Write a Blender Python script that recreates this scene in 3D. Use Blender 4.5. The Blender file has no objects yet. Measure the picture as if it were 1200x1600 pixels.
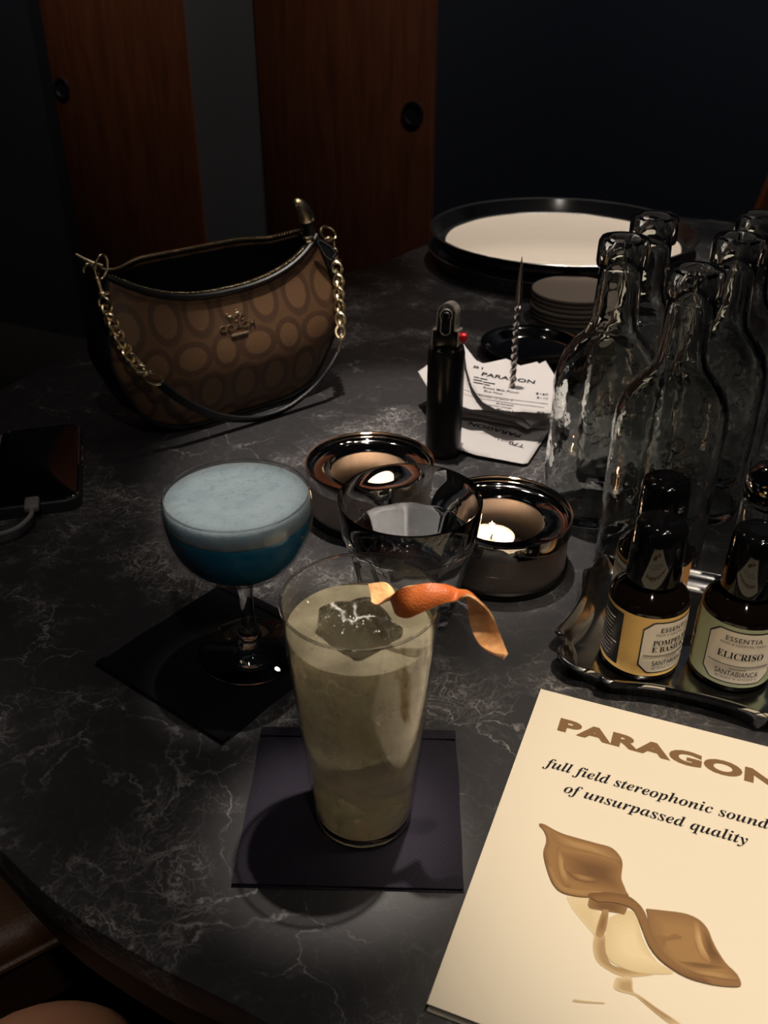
import bpy, bmesh, math, random
from mathutils import Vector, Matrix, noise as mnoise

random.seed(7)
S = bpy.context.scene
C = S.collection
PI = math.pi
TZ = 0.74                                  # height of the table top above the floor
H = 0.42                                   # height of the camera above the table top
F = 1450.0                                 # focal length in pixels of the 1200x1600 frame
PITCH = math.radians(31.2)

# ------------------------------------------------------------------ camera
cam = bpy.data.cameras.new('camera')
cam.sensor_fit = 'VERTICAL'
cam.sensor_height = 36.0
cam.lens = F / 1600.0 * 36.0
cam.clip_start = 0.01
cam.dof.use_dof = True
cam.dof.focus_distance = 0.62
cam.dof.aperture_fstop = 14.0
camo = bpy.data.objects.new('camera', cam)
camo.location = (0, 0, TZ + H)
camo.rotation_euler = (math.radians(90) - PITCH, 0, 0)
C.objects.link(camo)
S.camera = camo

# ------------------------------------------------------------------ view, world
S.view_settings.view_transform = 'Standard'
S.view_settings.look = 'None'
S.view_settings.gamma = 1.0
S.view_settings.use_curve_mapping = False
S.view_settings.exposure = 0.0
S.cycles.use_denoising = True
S.cycles.max_bounces = 16
S.cycles.transmission_bounces = 14
S.cycles.transparent_max_bounces = 24
S.cycles.caustics_refractive = True
S.cycles.caustics_reflective = True
S.cycles.sample_clamp_indirect = 4.0
S.cycles.blur_glossy = 0.3
W = bpy.data.worlds.new('room_air')
S.world = W
W.use_nodes = True
W.node_tree.nodes['Background'].inputs[0].default_value = (0.35, 0.42, 0.6, 1)
W.node_tree.nodes['Background'].inputs[1].default_value = 0.003


def lamp(name, loc, aim, power, cone, col, rad=0.02, blend=0.6):
    l = bpy.data.lights.new(name, 'SPOT')
    l.energy = power
    l.spot_size = math.radians(cone)
    l.spot_blend = blend
    l.color = col
    l.shadow_soft_size = rad
    o = bpy.data.objects.new(name, l)
    o.location = (loc[0], loc[1], loc[2] + TZ)
    d = Vector((aim[0], aim[1], aim[2])) - Vector(loc)
    o.rotation_euler = d.to_track_quat('-Z', 'Y').to_euler()
    C.objects.link(o)
    return o


WARM = (1.0, 0.85, 0.66)
SOFT = (1.0, 0.89, 0.78)
lamp('menu_spotlight', (0.34, 0.24, 1.40), (0.235, 0.36, 0), 76, 23, WARM, 0.02, 0.8)
lamp('table_spotlight', (0.02, 0.90, 1.45), (0.036, 0.78, 0), 112, 21.5, SOFT, 0.016, 0.55)
lamp('coupe_pin_fill', (0.02, 0.80, 1.50), (-0.0925, 0.5025, 0.125), 52, 4.1, SOFT, 0.016, 0.3)  # narrow beam added only to brighten the foam
lamp('highball_pin_fill', (0.22, 0.62, 1.50), (-0.014, 0.366, 0.10), 150, 6.0, SOFT, 0.016, 0.85)  # added beam that lifts the tall drink, no fixture of the room
lamp('tray_spotlight', (0.32, 1.75, 1.55), (0.30, 1.50, 0), 58, 21, SOFT)
lamp('coaster_fill', (0.66, 1.75, 1.60), (0.23, 1.14, 0), 30, 22, SOFT)  # added to brighten the coaster stack
lamp('ceiling_fill_spot', (-0.35, 1.45, 1.60), (-0.15, 1.0, 0), 1.6, 60, SOFT, 0.03)
lamp('ceiling_fill_spot', (0.02, 1.62, 1.60), (0.05, 1.0, 0), 1.8, 60, SOFT, 0.03)
lamp('ceiling_fill_spot', (0.62, 1.00, 1.60), (0.35, 0.7, 0), 2.5, 60, SOFT, 0.03)
lamp('ceiling_fill_spot', (0.70, 0.40, 1.60), (0.35, 0.5, 0), 2.5, 60, SOFT, 0.03)
lamp('ceiling_fill_spot', (-0.75, 0.05, 1.50), (-0.315, 0.41, -0.25), 26, 14, SOFT, 0.02, 1.0)  # fill added to light the knee and the stool, lower left
lamp('ceiling_fill_spot', (0.22, 1.08, 1.60), (0.25, 0.8, 0), 1.5, 55, SOFT, 0.03)
lamp('ceiling_fill_spot', (0.48, 0.72, 1.60), (0.25, 0.6, 0), 1.5, 55, SOFT, 0.03)
lamp('ceiling_fill_spot', (0.12, -0.35, 1.50), (0.02, 0.55, 0), 12, 52, SOFT, 0.03, 0.9)  # weak front fill added behind the camera, not one of the room's downlights
lamp('wall_washer', (-0.75, 2.25, 2.0), (-0.95, 2.92, 1.15), 58, 66, (1.0, 0.82, 0.62), 0.05, 1.0)
lamp('wall_washer', (0.05, 1.90, 2.0), (-0.12, 2.55, 1.15), 56, 66, (1.0, 0.86, 0.72), 0.05, 1.0)
lamp('wall_washer', (0.85, 1.50, 2.0), (0.79, 2.10, 0.60), 60, 64, (0.95, 0.88, 0.80), 0.05, 1.0)  # added for reflections on the right and to light the chair


# ------------------------------------------------------------------ picture helpers: pixel -> point in the room
def ray(x, y):
    u = (x - 600) / F
    v = -(y - 800) / F
    return Vector((u, math.cos(PITCH) + v * math.sin(PITCH), -math.sin(PITCH) + v * math.cos(PITCH)))


def at(x, y, z=0.0):
    r = ray(x, y)
    t = (z - H) / r.z
    return Vector((0, 0, H)) + r * t


def on_plane(x, y, p, n):
    r = ray(x, y)
    o = Vector((0, 0, H))
    t = (Vector(p) - o).dot(n) / r.dot(n)
    return o + r * t


# ------------------------------------------------------------------ materials
def s2l(c):
    out = []
    for v in c:
        v = v / 255.0
        out.append(v / 12.92 if v <= 0.04045 else ((v + 0.055) / 1.055) ** 2.4)
    return (out[0], out[1], out[2], 1.0)


def mat(name, col, rough=0.5, metal=0.0, spec=0.5, trans=0.0, ior=1.45, coat=0.0, emit=None, estr=0.0, sss=0.0, sss_scale=1.0):
    m = bpy.data.materials.new(name)
    m.use_nodes = True
    p = m.node_tree.nodes['Principled BSDF']
    p.inputs['Base Color'].default_value = col if len(col) == 4 else (*col, 1)
    p.inputs['Roughness'].default_value = rough
    p.inputs['Metallic'].default_value = metal
    p.inputs['Specular IOR Level'].default_value = spec
    p.inputs['Transmission Weight'].default_value = trans
    p.inputs['IOR'].default_value = ior
    p.inputs['Coat Weight'].default_value = coat
    if emit:
        p.inputs['Emission Color'].default_value = (*emit, 1)
        p.inputs['Emission Strength'].default_value = estr
    if sss:
        p.inputs['Subsurface Weight'].default_value = sss
        p.inputs['Subsurface Radius'].default_value = (0.004, 0.004, 0.004)
        p.inputs['Subsurface Scale'].default_value = sss_scale
    return m


class NT:
    """small node-graph writer"""
    def __init__(s, m):
        s.m = m
        s.t = m.node_tree
        s.p = s.t.nodes.get('Principled BSDF')
        s.out = s.t.nodes.get('Material Output')

    def n(s, typ, **kw):
        nd = s.t.nodes.new(typ)
        for k, v in kw.items():
            setattr(nd, k, v)
        return nd

    def l(s, a, b):
        s.t.links.new(a, b)

    def coord(s, kind='Object', scale=(1, 1, 1), rot=(0, 0, 0)):
        c = s.n('ShaderNodeTexCoord')
        mp = s.n('ShaderNodeMapping')
        mp.inputs['Scale'].default_value = scale
        mp.inputs['Rotation'].default_value = rot
        s.l(c.outputs[kind], mp.inputs[0])
        return mp.outputs[0]

    def noise(s, v, scale, detail=4, rough=0.55, dist=0.0):
        nd = s.n('ShaderNodeTexNoise')
        nd.inputs['Scale'].default_value = scale
        nd.inputs['Detail'].default_value = detail
        nd.inputs['Roughness'].default_value = rough
        nd.inputs['Distortion'].default_value = dist
        if v is not None:
            s.l(v, nd.inputs['Vector'])
        return nd

    def voro(s, v, scale, feature='F1'):
        nd = s.n('ShaderNodeTexVoronoi', feature=feature)
        nd.inputs['Scale'].default_value = scale
        s.l(v, nd.inputs['Vector'])
        return nd

    def rng(s, v, a, b, c=0.0, d=1.0):
        nd = s.n('ShaderNodeMapRange')
        nd.inputs[1].default_value = a
        nd.inputs[2].default_value = b
        nd.inputs[3].default_value = c
        nd.inputs[4].default_value = d
        s.l(v, nd.inputs[0])
        return nd.outputs[0]

    def math(s, op, a, b=None):
        nd = s.n('ShaderNodeMath', operation=op)
        for i, q in enumerate((a, b)):
            if q is None:
                continue
            if isinstance(q, (int, float)):
                nd.inputs[i].default_value = q
            else:
                s.l(q, nd.inputs[i])
        return nd.outputs[0]

    def mix(s, f, a, b):
        nd = s.n('ShaderNodeMix', data_type='RGBA')
        for i, q in ((0, f), (6, a), (7, b)):
            if isinstance(q, (int, float)):
                nd.inputs[i].default_value = q
            elif isinstance(q, tuple):
                nd.inputs[i].default_value = q
            else:
                s.l(q, nd.inputs[i])
        return nd.outputs[2]

    def bump(s, h, strength=0.3, dist=0.001):
        nd = s.n('ShaderNodeBump')
        nd.inputs['Strength'].default_value = strength
        nd.inputs['Distance'].default_value = dist
        s.l(h, nd.inputs['Height'])
        s.l(nd.outputs[0], s.p.inputs['Normal'])
        return nd


def marble():
    m = mat('black_marble', (0.01, 0.01, 0.01), 0.42, spec=0.32)
    g = NT(m)
    co = g.coord('Object')
    warp = g.noise(co, 5.0, 6, 0.6)
    add = g.n('ShaderNodeVectorMath', operation='MULTIPLY_ADD')
    g.l(warp.outputs['Color'], add.inputs[0])
    add.inputs[1].default_value = (0.16, 0.16, 0.0)
    g.l(co, add.inputs[2])
    w2 = g.noise(co, 38.0, 5, 0.65)
    add2 = g.n('ShaderNodeVectorMath', operation='MULTIPLY_ADD')
    g.l(w2.outputs['Color'], add2.inputs[0])
    add2.inputs[1].default_value = (0.03, 0.03, 0.0)
    g.l(add.outputs[0], add2.inputs[2])
    v = add2.outputs[0]
    cl = g.rng(g.noise(co, 7.5, 5, 0.6).outputs[0], 0.48, 0.70)
    cl2 = g.rng(g.noise(co, 15.0, 4, 0.6).outputs[0], 0.45, 0.62)
    e1 = g.rng(g.voro(v, 17, 'DISTANCE_TO_EDGE').outputs[0], 0.0, 0.016, 1, 0)
    e2 = g.rng(g.voro(v, 52, 'DISTANCE_TO_EDGE').outputs[0], 0.0, 0.045, 1, 0)
    e3 = g.rng(g.voro(v, 140, 'DISTANCE_TO_EDGE').outputs[0], 0.0, 0.10, 1, 0)
    a = g.math('MULTIPLY', e1, g.rng(cl2, 0, 1, 0.03, 0.62))
    b = g.math('MULTIPLY', e2, g.rng(cl, 0, 1, 0.05, 0.75))
    c = g.math('MULTIPLY', e3, g.math('MULTIPLY', cl, g.rng(cl2, 0, 1, 0.15, 0.8)))
    tot = g.math('ADD', g.math('ADD', a, b), c)
    fine = g.rng(g.noise(co, 140, 5, 0.7).outputs[0], 0.40, 0.7, 0.35, 1.2)
    tot = g.math('MULTIPLY', tot, fine)
    tot = g.math('ADD', tot, g.math('MULTIPLY', cl, 0.10))
    tot = g.math('MINIMUM', tot, 1.0)
    col = g.mix(tot, (0.029, 0.0285, 0.031, 1), (0.36, 0.342, 0.338, 1))
    g.l(col, g.p.inputs['Base Color'])
    g.l(g.rng(tot, 0, 1, 0.36, 0.6), g.p.inputs['Roughness'])
    return m


def glass(name, col=(1, 1, 1), rough=0.0, ior=1.5, bump=None):
    m = mat(name, col, rough, trans=1.0, ior=ior)
    if bump:
        g = NT(m)
        g.bump(g.noise(g.coord('Object'), bump[0], 3).outputs[0], bump[1], bump[2])
    return m


def thin_glass(name, tint=(0.97, 0.97, 0.97), ior=1.5, strength=1.0):
    """thin wall: light goes straight through, the surface mirrors by Fresnel"""
    m = bpy.data.materials.new(name)
    m.use_nodes = True
    g = NT(m)
    g.t.nodes.remove(g.p)
    tr = g.n('ShaderNodeBsdfTransparent')
    tr.inputs[0].default_value = (*tint, 1)
    gl = g.n('ShaderNodeBsdfGlossy')
    gl.inputs['Roughness'].default_value = 0.02
    lw = g.n('ShaderNodeLayerWeight')
    lw.inputs[0].default_value = 0.5
    fr = g.math('ADD', g.math('MULTIPLY', g.math('POWER', lw.outputs['Facing'], 5.0), 0.9), 0.035)
    mx = g.n('ShaderNodeMixShader')
    g.l(g.math('MULTIPLY', fr, strength), mx.inputs[0])
    g.l(tr.outputs[0], mx.inputs[1])
    g.l(gl.outputs[0], mx.inputs[2])
    g.l(mx.outputs[0], g.out.inputs[0])
    return m


def cloudy_liquid(name, body, tint, share=0.5, rough=0.06, ior=1.33, rip=0.25):
    """drink that is part clear, part cloudy"""
    m = bpy.data.materials.new(name)
    m.use_nodes = True
    g = NT(m)
    p = g.p
    p.inputs['Base Color'].default_value = (*tint, 1)
    p.inputs['Transmission Weight'].default_value = 1.0
    p.inputs['Roughness'].default_value = rough
    p.inputs['IOR'].default_value = ior
    g.bump(g.noise(g.coord('Object', (1, 1, 0.5)), 55, 3).outputs[0], rip, 0.003)
    df = g.n('ShaderNodeBsdfDiffuse')
    df.inputs[0].default_value = (*body, 1)
    tl = g.n('ShaderNodeBsdfTranslucent')
    tl.inputs[0].default_value = (*body, 1)
    a = g.n('ShaderNodeMixShader')
    a.inputs[0].default_value = 0.6
    g.l(df.outputs[0], a.inputs[1])
    g.l(tl.outputs[0], a.inputs[2])
    b = g.n('ShaderNodeMixShader')
    nz = g.rng(g.noise(g.coord('Object'), 38, 4).outputs[0], 0.35, 0.7, share - 0.12, share + 0.14)
    g.l(nz, b.inputs[0])
    g.l(p.outputs[0], b.inputs[1])
    g.l(a.outputs[0], b.inputs[2])
    g.l(b.outputs[0], g.out.inputs[0])
    return m


def mesh_metal(name, nu=190, nz=26.0, height=0.03, col=(0.60, 0.52, 0.47)):
    """perforated steel: round holes in a metal sheet, laid out around the axis"""
    m = mat(name, col, 0.42, 1.0)
    g = NT(m)
    c = g.n('ShaderNodeTexCoord')
    sp = g.n('ShaderNodeSeparateXYZ')
    g.l(c.outputs['Object'], sp.inputs[0])
    ang = g.math('ARCTAN2', sp.outputs[1], sp.outputs[0])
    u = g.math('MULTIPLY', ang, nu / (2 * PI))
    w = g.math('MULTIPLY', sp.outputs[2], nz / height)
    row = g.math('MULTIPLY', g.math('FLOOR', w), 0.5)
    fu = g.math('SUBTRACT', g.math('FRACT', g.math('ADD', u, row)), 0.5)
    fw = g.math('SUBTRACT', g.math('FRACT', w), 0.5)
    d = g.math('ADD', g.math('MULTIPLY', fu, fu), g.math('MULTIPLY', fw, fw))
    hole = g.rng(d, 0.085, 0.12, 1, 0)
    tr = g.n('ShaderNodeBsdfTransparent')
    mx = g.n('ShaderNodeMixShader')
    g.l(hole, mx.inputs[0])
    g.l(g.p.outputs[0], mx.inputs[1])
    g.l(tr.outputs[0], mx.inputs[2])
    g.l(mx.outputs[0], g.out.inputs[0])
    return m


def noise_bump(m, scale, strength, dist=0.001, detail=3, cscale=(1, 1, 1)):
    g = NT(m)
    g.bump(g.noise(g.coord('Object', cscale), scale, detail).outputs[0], strength, dist)
    return m


def wood(name, c1, c2, rough=0.45, scale=(3, 3, 0.35)):
    m = mat(name, c1, rough, spec=0.35)
    g = NT(m)
    co = g.coord('Object', scale)
    n1 = g.noise(co, 14, 6, 0.6, 0.6)
    g.l(g.mix(g.rng(n1.outputs[0], 0.3, 0.7), c1, c2), g.p.inputs['Base Color'])
    return m


def cloth(name, col, pitch=0.0011, ang=0.6):
    m = mat(name, col, 0.85, spec=0.15)
    g = NT(m)
    co = g.coord('Object', (1 / pitch, 1 / pitch, 1 / pitch), (0, 0, ang))
    sp = g.n('ShaderNodeSeparateXYZ')
    g.l(co, sp.inputs[0])
    a = g.math('SINE', g.math('MULTIPLY', sp.outputs[0], 2 * PI))
    b = g.math('SINE', g.math('MULTIPLY', sp.outputs[1], 2 * PI * 0.5))
    h = g.math('ADD', a, g.math('MULTIPLY', b, 0.5))
    dark = tuple(v * 0.45 for v in col[:3]) + (1,)
    g.l(g.mix(g.rng(h, -1.2, 1.2), dark, col), g.p.inputs['Base Color'])
    g.bump(h, 0.4, 0.0003)
    return m


M = {}
M['marble'] = marble()
M['table_black'] = mat('table_edge_black', (0.012, 0.011, 0.012), 0.5, spec=0.3)
M['navy'] = noise_bump(mat('navy_painted_wall', s2l((36, 41, 52)), 0.7, spec=0.2), 60, 0.15)
M['strip'] = noise_bump(mat('grey_blue_wall_panel', s2l((88, 90, 96)), 0.6, spec=0.2), 60, 0.15)
M['door'] = wood('reddish_brown_door_veneer', s2l((112, 66, 44)), s2l((84, 47, 30)), 0.5)
M['pull'] = mat('black_recessed_pull', (0.008, 0.008, 0.009), 0.4)
M['floor'] = noise_bump(mat('dark_concrete_floor', s2l((24, 24, 24)), 0.85, spec=0.2), 40, 0.2)
M['chairwood'] = wood('brown_chair_wood', s2l((120, 66, 34)), s2l((88, 46, 24)))
M['chrome'] = mat('polished_steel', (0.78, 0.76, 0.74), 0.06, 1.0)
M['silver'] = noise_bump(mat('silver_plate', (0.70, 0.69, 0.68), 0.18, 1.0), 22, 0.08, 0.002)
M['silver_worn'] = noise_bump(mat('worn_silver_plate', (0.62, 0.62, 0.62), 0.17, 1.0), 30, 0.05, 0.002)
M['dsteel'] = mat('dark_mirror_steel', (0.30, 0.30, 0.31), 0.07, 1.0)
M['gold'] = mat('pale_gold_metal', (0.86, 0.72, 0.48), 0.27, 1.0)
M['bleather'] = noise_bump(mat('black_leather', (0.010, 0.010, 0.012), 0.38, spec=0.5), 900, 0.35, 0.0006)
M['lining'] = mat('black_bag_lining', (0.008, 0.008, 0.009), 0.8, spec=0.1)
M['plastic'] = mat('gloss_black_plastic', (0.0022, 0.0022, 0.0025), 0.06, spec=0.5)
M['brushed'] = mat('brushed_steel', (0.74, 0.68, 0.61), 0.36, 1.0)
M['mblack'] = mat('satin_black_metal', (0.005, 0.005, 0.005), 0.30, spec=0.4)
M['red'] = mat('red_plastic', s2l((190, 25, 35)), 0.35)
M['wax'] = mat('white_wax', (0.85, 0.78, 0.70), 0.45, sss=0.3)
M['flame'] = mat('candle_flame', (1, 0.6, 0.3), 0.5, emit=(1.0, 0.62, 0.30), estr=28)
M['paper'] = noise_bump(mat('white_receipt_paper', (0.45, 0.43, 0.43), 0.75, spec=0.15), 60, 0.12, 0.002)
M['ink'] = mat('black_print', (0.015, 0.014, 0.018), 0.7, spec=0.1)
M['liner'] = noise_bump(mat('cream_tray_paper', (0.70, 0.62, 0.53), 0.85, spec=0.1), 10, 0.3, 0.006)
M['coaster'] = noise_bump(mat('grey_brown_coaster', s2l((128, 116, 106)), 0.75, spec=0.2), 500, 0.15, 0.0006)
M['napkin'] = cloth('dark_navy_cloth', (0.024, 0.021, 0.032, 1))
M['napkin_shaded'] = cloth('navy_cloth_shaded', (0.006, 0.006, 0.008, 1))  # same navy cloth, colour darkened to stand for the coupe's shadow
M['menu'] = noise_bump(mat('cream_menu_paper', (0.82, 0.74, 0.60), 0.6, spec=0.2), 12, 0.10, 0.004)
M['title'] = mat('brown_print', s2l((128, 98, 68)), 0.6, spec=0.2)
M['bottle'] = glass('clear_bottle_glass', (0.93, 0.95, 0.93), 0.0, 1.48, (26, 0.35, 0.004))
M['tumbler'] = glass('clear_tumbler_glass', (0.97, 0.98, 0.98))
M['water'] = glass('still_water', (0.97, 0.985, 0.99), 0.0, 1.33)
M['thin'] = thin_glass('thin_drinking_glass')
M['stem'] = glass('clear_stem_glass', (0.97, 0.98, 0.98))
M['drink'] = cloudy_liquid('pale_yellow_cocktail', (0.82, 0.73, 0.50), (0.96, 0.92, 0.72), 0.33, rip=0.55)
M['ice'] = glass('clear_ice', (0.97, 0.97, 0.95), 0.0, 1.31, (120, 1.0, 0.007))
M['amber'] = mat('near_black_amber_glass', (0.0035, 0.002, 0.0015), 0.06, spec=0.5)
M['blue'] = mat('blue_cocktail', (0.01, 0.22, 0.40), 0.12, spec=0.3, sss=0.9, sss_scale=4.0)
M['screen'] = mat('black_phone_screen', (0.003, 0.003, 0.004), 0.12, spec=0.25)
M['case'] = mat('dark_phone_case', (0.02, 0.02, 0.022), 0.4, spec=0.4)
M['cable'] = mat('grey_white_cable', (0.16, 0.16, 0.165), 0.5)
M['skin'] = noise_bump(mat('bare_skin', s2l((196, 140, 108)), 0.5, spec=0.3, sss=0.1), 300, 0.1, 0.0005)
M['shorts'] = cloth('black_shorts_cloth', (0.012, 0.012, 0.014, 1), 0.002)
M['seat'] = noise_bump(mat('brown_leather_seat', s2l((62, 40, 24)), 0.45, spec=0.4), 260, 0.4, 0.001)
M['yellow'] = mat('yellow_label', s2l((226, 184, 108)), 0.5, spec=0.3)
M['green'] = mat('sage_green_label', s2l((168, 176, 142)), 0.5, spec=0.3)
M['orange'] = mat('pale_orange_label', s2l((206, 150, 92)), 0.5, spec=0.3)
M['cream'] = mat('cream_label_panel', s2l((226, 216, 198)), 0.5, spec=0.3)
M['lblack'] = mat('black_label_panel', (0.012, 0.011, 0.012), 0.35, spec=0.5)
M['lwhite'] = mat('white_print', (0.6, 0.57, 0.52), 0.6)


def frosted_ice():
    """clear ice with white frosty cracks and trapped bubbles"""
    m = M['ice']
    g = NT(m)
    co = g.coord('Object')
    w = g.noise(co, 30, 4, 0.6)
    ad = g.n('ShaderNodeVectorMath', operation='MULTIPLY_ADD')
    g.l(w.outputs['Color'], ad.inputs[0])
    ad.inputs[1].default_value = (0.02, 0.02, 0.02)
    g.l(co, ad.inputs[2])
    crack = g.rng(g.voro(ad.outputs[0], 55, 'DISTANCE_TO_EDGE').outputs[0], 0.0, 0.05, 1, 0)
    crack = g.math('MULTIPLY', crack, g.rng(g.noise(co, 45, 4).outputs[0], 0.45, 0.62))
    bub = g.rng(g.voro(co, 420).outputs['Distance'], 0.12, 0.2, 1, 0)
    bub = g.math('MULTIPLY', bub, g.rng(g.noise(co, 70, 3).outputs[0], 0.46, 0.6))
    f = g.math('MULTIPLY', g.math('MAXIMUM', crack, bub), 0.8)
    df = g.n('ShaderNodeBsdfDiffuse')
    df.inputs[0].default_value = (0.85, 0.84, 0.78, 1)
    mx = g.n('ShaderNodeMixShader')
    g.l(f, mx.inputs[0])
    g.l(g.p.outputs[0], mx.inputs[1])
    g.l(df.outputs[0], mx.inputs[2])
    g.l(mx.outputs[0], g.out.inputs[0])


frosted_ice()


def foam_mat():
    m = mat('pale_blue_foam', s2l((158, 190, 200)), 0.5, spec=0.35, sss=0.9, sss_scale=4.0)
    g = NT(m)
    co = g.coord('Object')
    n1 = g.noise(co, 190, 4, 0.6)
    v = g.voro(co, 420)
    h = g.math('ADD', g.math('MULTIPLY', n1.outputs[0], 1.0), g.math('MULTIPLY', v.outputs[0], 0.5))
    g.bump(h, 0.55, 0.0012)
    g.l(g.mix(g.rng(g.noise(co, 45, 5).outputs[0], 0.3, 0.7), s2l((148, 168, 178)), s2l((166, 183, 190))), g.p.inputs['Base Color'])
    g.l(g.rng(n1.outputs[0], 0.4, 0.6, 0.25, 0.6), g.p.inputs['Roughness'])
    return m


M['foam'] = foam_mat()


def peel_mat(name, c1, c2, scale, bump):
    m = mat(name, c1, 0.42, spec=0.4, sss=0.1)
    g = NT(m)
    co = g.coord('Object')
    n1 = g.noise(co, 60, 5)
    g.l(g.mix(g.rng(n1.outputs[0], 0.35, 0.65), c1, c2), g.p.inputs['Base Color'])
    g.bump(g.voro(co, scale).outputs[0], bump, 0.0008)
    return m


M['peel'] = peel_mat('orange_peel_skin', s2l((204, 112, 56)), s2l((186, 92, 42)), 1100, 0.22)
M['pith'] = peel_mat('pale_orange_pith', s2l((240, 186, 130)), s2l((226, 160, 104)), 350, 0.5)


def canvas_mat():
    """brown coated canvas with a repeat of tan ovals ringed in darker brown"""
    m = mat('brown_patterned_canvas', (0.1, 0.07, 0.04), 0.42, spec=0.55)
    g = NT(m)
    c = g.n('ShaderNodeTexCoord')
    sp = g.n('ShaderNodeSeparateXYZ')
    g.l(c.outputs['Object'], sp.inputs[0])

    def ovals(px, pz, ox, oz, ax, az):
        fx = g.math('MULTIPLY', g.math('SUBTRACT', g.math('FRACT', g.math('DIVIDE', g.math('ADD', sp.outputs[0], ox), px)), 0.5), px)
        fz = g.math('MULTIPLY', g.math('SUBTRACT', g.math('FRACT', g.math('DIVIDE', g.math('ADD', sp.outputs[2], oz), pz)), 0.5), pz)
        ex = g.math('DIVIDE', fx, ax)
        ez = g.math('DIVIDE', fz, az)
        return g.math('SQRT', g.math('ADD', g.math('MULTIPLY', ex, ex), g.math('MULTIPLY', ez, ez)))

    P, Q = 0.074, 0.078
    ds = [ovals(P, Q, 0.000, 0.0, 0.0165, 0.0225), ovals(P, Q, 0.0355, 0.0, 0.0165, 0.0225),
          ovals(P, Q, 0.0170, 0.0390, 0.0215, 0.0160), ovals(P, Q, 0.0540, 0.0390, 0.0155, 0.0175)]
    inner = None
    ringm = None
    for d in ds:
        i = g.rng(d, 0.66, 0.72, 1, 0)
        r = g.rng(d, 1.0, 1.06, 1, 0)
        inner = i if inner is None else g.math('MAXIMUM', inner, i)
        ringm = r if ringm is None else g.math('MAXIMUM', ringm, r)
    tan = s2l((116, 86, 60))
    base = s2l((104, 75, 51))
    dark = s2l((83, 59, 43))
    col = g.mix(ringm, base, dark)
    col = g.mix(inner, col, tan)
    gr = g.noise(g.coord('Object', (1, 1, 1.8), (0, 0.6, 0)), 900, 3)
    col2 = g.mix(g.rng(gr.outputs[0], 0.35, 0.65), col, (0.03, 0.02, 0.012, 1))
    fin = g.mix(0.35, col, col2)
    g.l(fin, g.p.inputs['Base Color'])
    g.l(g.rng(gr.outputs[0], 0.35, 0.65, 0.30, 0.6), g.p.inputs['Roughness'])
    g.bump(gr.outputs[0], 0.5, 0.0007)
    return m


M['canvas'] = canvas_mat()


# ------------------------------------------------------------------ mesh helpers
def smooth_angle(me, deg=40):
    for p in me.polygons:
        p.use_smooth = True
    try:
        me.set_sharp_from_angle(angle=math.radians(deg))
    except Exception:
        pass


def obj(name, bm, m, parent=None, smooth=40, loc=None):
    me = bpy.data.meshes.new(name)
    bm.to_mesh(me)
    bm.free()
    if smooth:
        smooth_angle(me, smooth)
    ms = m if isinstance(m, (list, tuple)) else [m]
    for q in ms:
        me.materials.append(M[q] if isinstance(q, str) else q)
    o = bpy.data.objects.new(name, me)
    C.objects.link(o)
    if parent is not None:
        o.parent = parent
    if loc is not None:
        o.location = loc
    return o


def tag(o, label, cat, group=None, kind=None):
    o['label'] = label
    o['category'] = cat
    if group:
        o['group'] = group
    if kind:
        o['kind'] = kind
    return o


def thing(name, label, cat, loc=(0, 0, 0), rz=0.0, group=None):
    o = bpy.data.objects.new(name, None)
    o.empty_display_size = 0.01
    C.objects.link(o)
    o.location = (loc[0], loc[1], loc[2] + TZ)
    o.rotation_euler = (0, 0, rz)
    return tag(o, label, cat, group)


def struct(name, bm, m, **kw):
    o = obj(name, bm, m, **kw)
    o['kind'] = 'structure'
    return o


def dup(root, loc, label, rz=None):
    r = root.copy()
    C.objects.link(r)
    r.location = (loc[0], loc[1], loc[2] + TZ)
    if rz is not None:
        r.rotation_euler = (0, 0, rz)
    r['label'] = label

    def rec(src, dst):
        for ch in src.children:
            c = ch.copy()
            C.objects.link(c)
            c.parent = dst
            rec(ch, c)
    rec(root, r)
    return r


def lathe(prof, seg=64, closed=False, sx=1.0, sy=1.0, fn=None):
    """spin (r, z) points about Z; r == 0 points become poles"""
    bm = bmesh.new()
    rings = []
    for r, z in prof:
        if r < 1e-6:
            rings.append([bm.verts.new((0, 0, z))])
        else:
            ring = []
            for i in range(seg):
                a = 2 * PI * i / seg
                rr = fn(r, z, a) if fn else r
                ring.append(bm.verts.new((rr * math.cos(a) * sx, rr * math.sin(a) * sy, z)))
            rings.append(ring)
    pairs = list(zip(rings[:-1], rings[1:]))
    if closed:
        pairs.append((rings[-1], rings[0]))
    for A, B in pairs:
        for i in range(seg):
            j = (i + 1) % seg
            if len(A) == 1 and len(B) == 1:
                continue
            if len(A) == 1:
                bm.faces.new((A[0], B[i], B[j]))
            elif len(B) == 1:
                bm.faces.new((A[i], B[0], A[j]))
            else:
                bm.faces.new((A[i], B[i], B[j], A[j]))
    bmesh.ops.recalc_face_normals(bm, faces=bm.faces)
    return bm


def spl(pts, n=8):
    """Catmull-Rom through points of any dimension"""
    out = []
    P = [Vector(p) for p in pts]
    for i in range(len(P) - 1):
        p0 = P[max(i - 1, 0)]
        p1, p2 = P[i], P[i + 1]
        p3 = P[min(i + 2, len(P) - 1)]
        for k in range(n):
            t = k / n
            out.append(0.5 * ((2 * p1) + (-p0 + p2) * t + (2 * p0 - 5 * p1 + 4 * p2 - p3) * t * t + (-p0 + 3 * p1 - 3 * p2 + p3) * t ** 3))
    out.append(P[-1])
    return out


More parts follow.
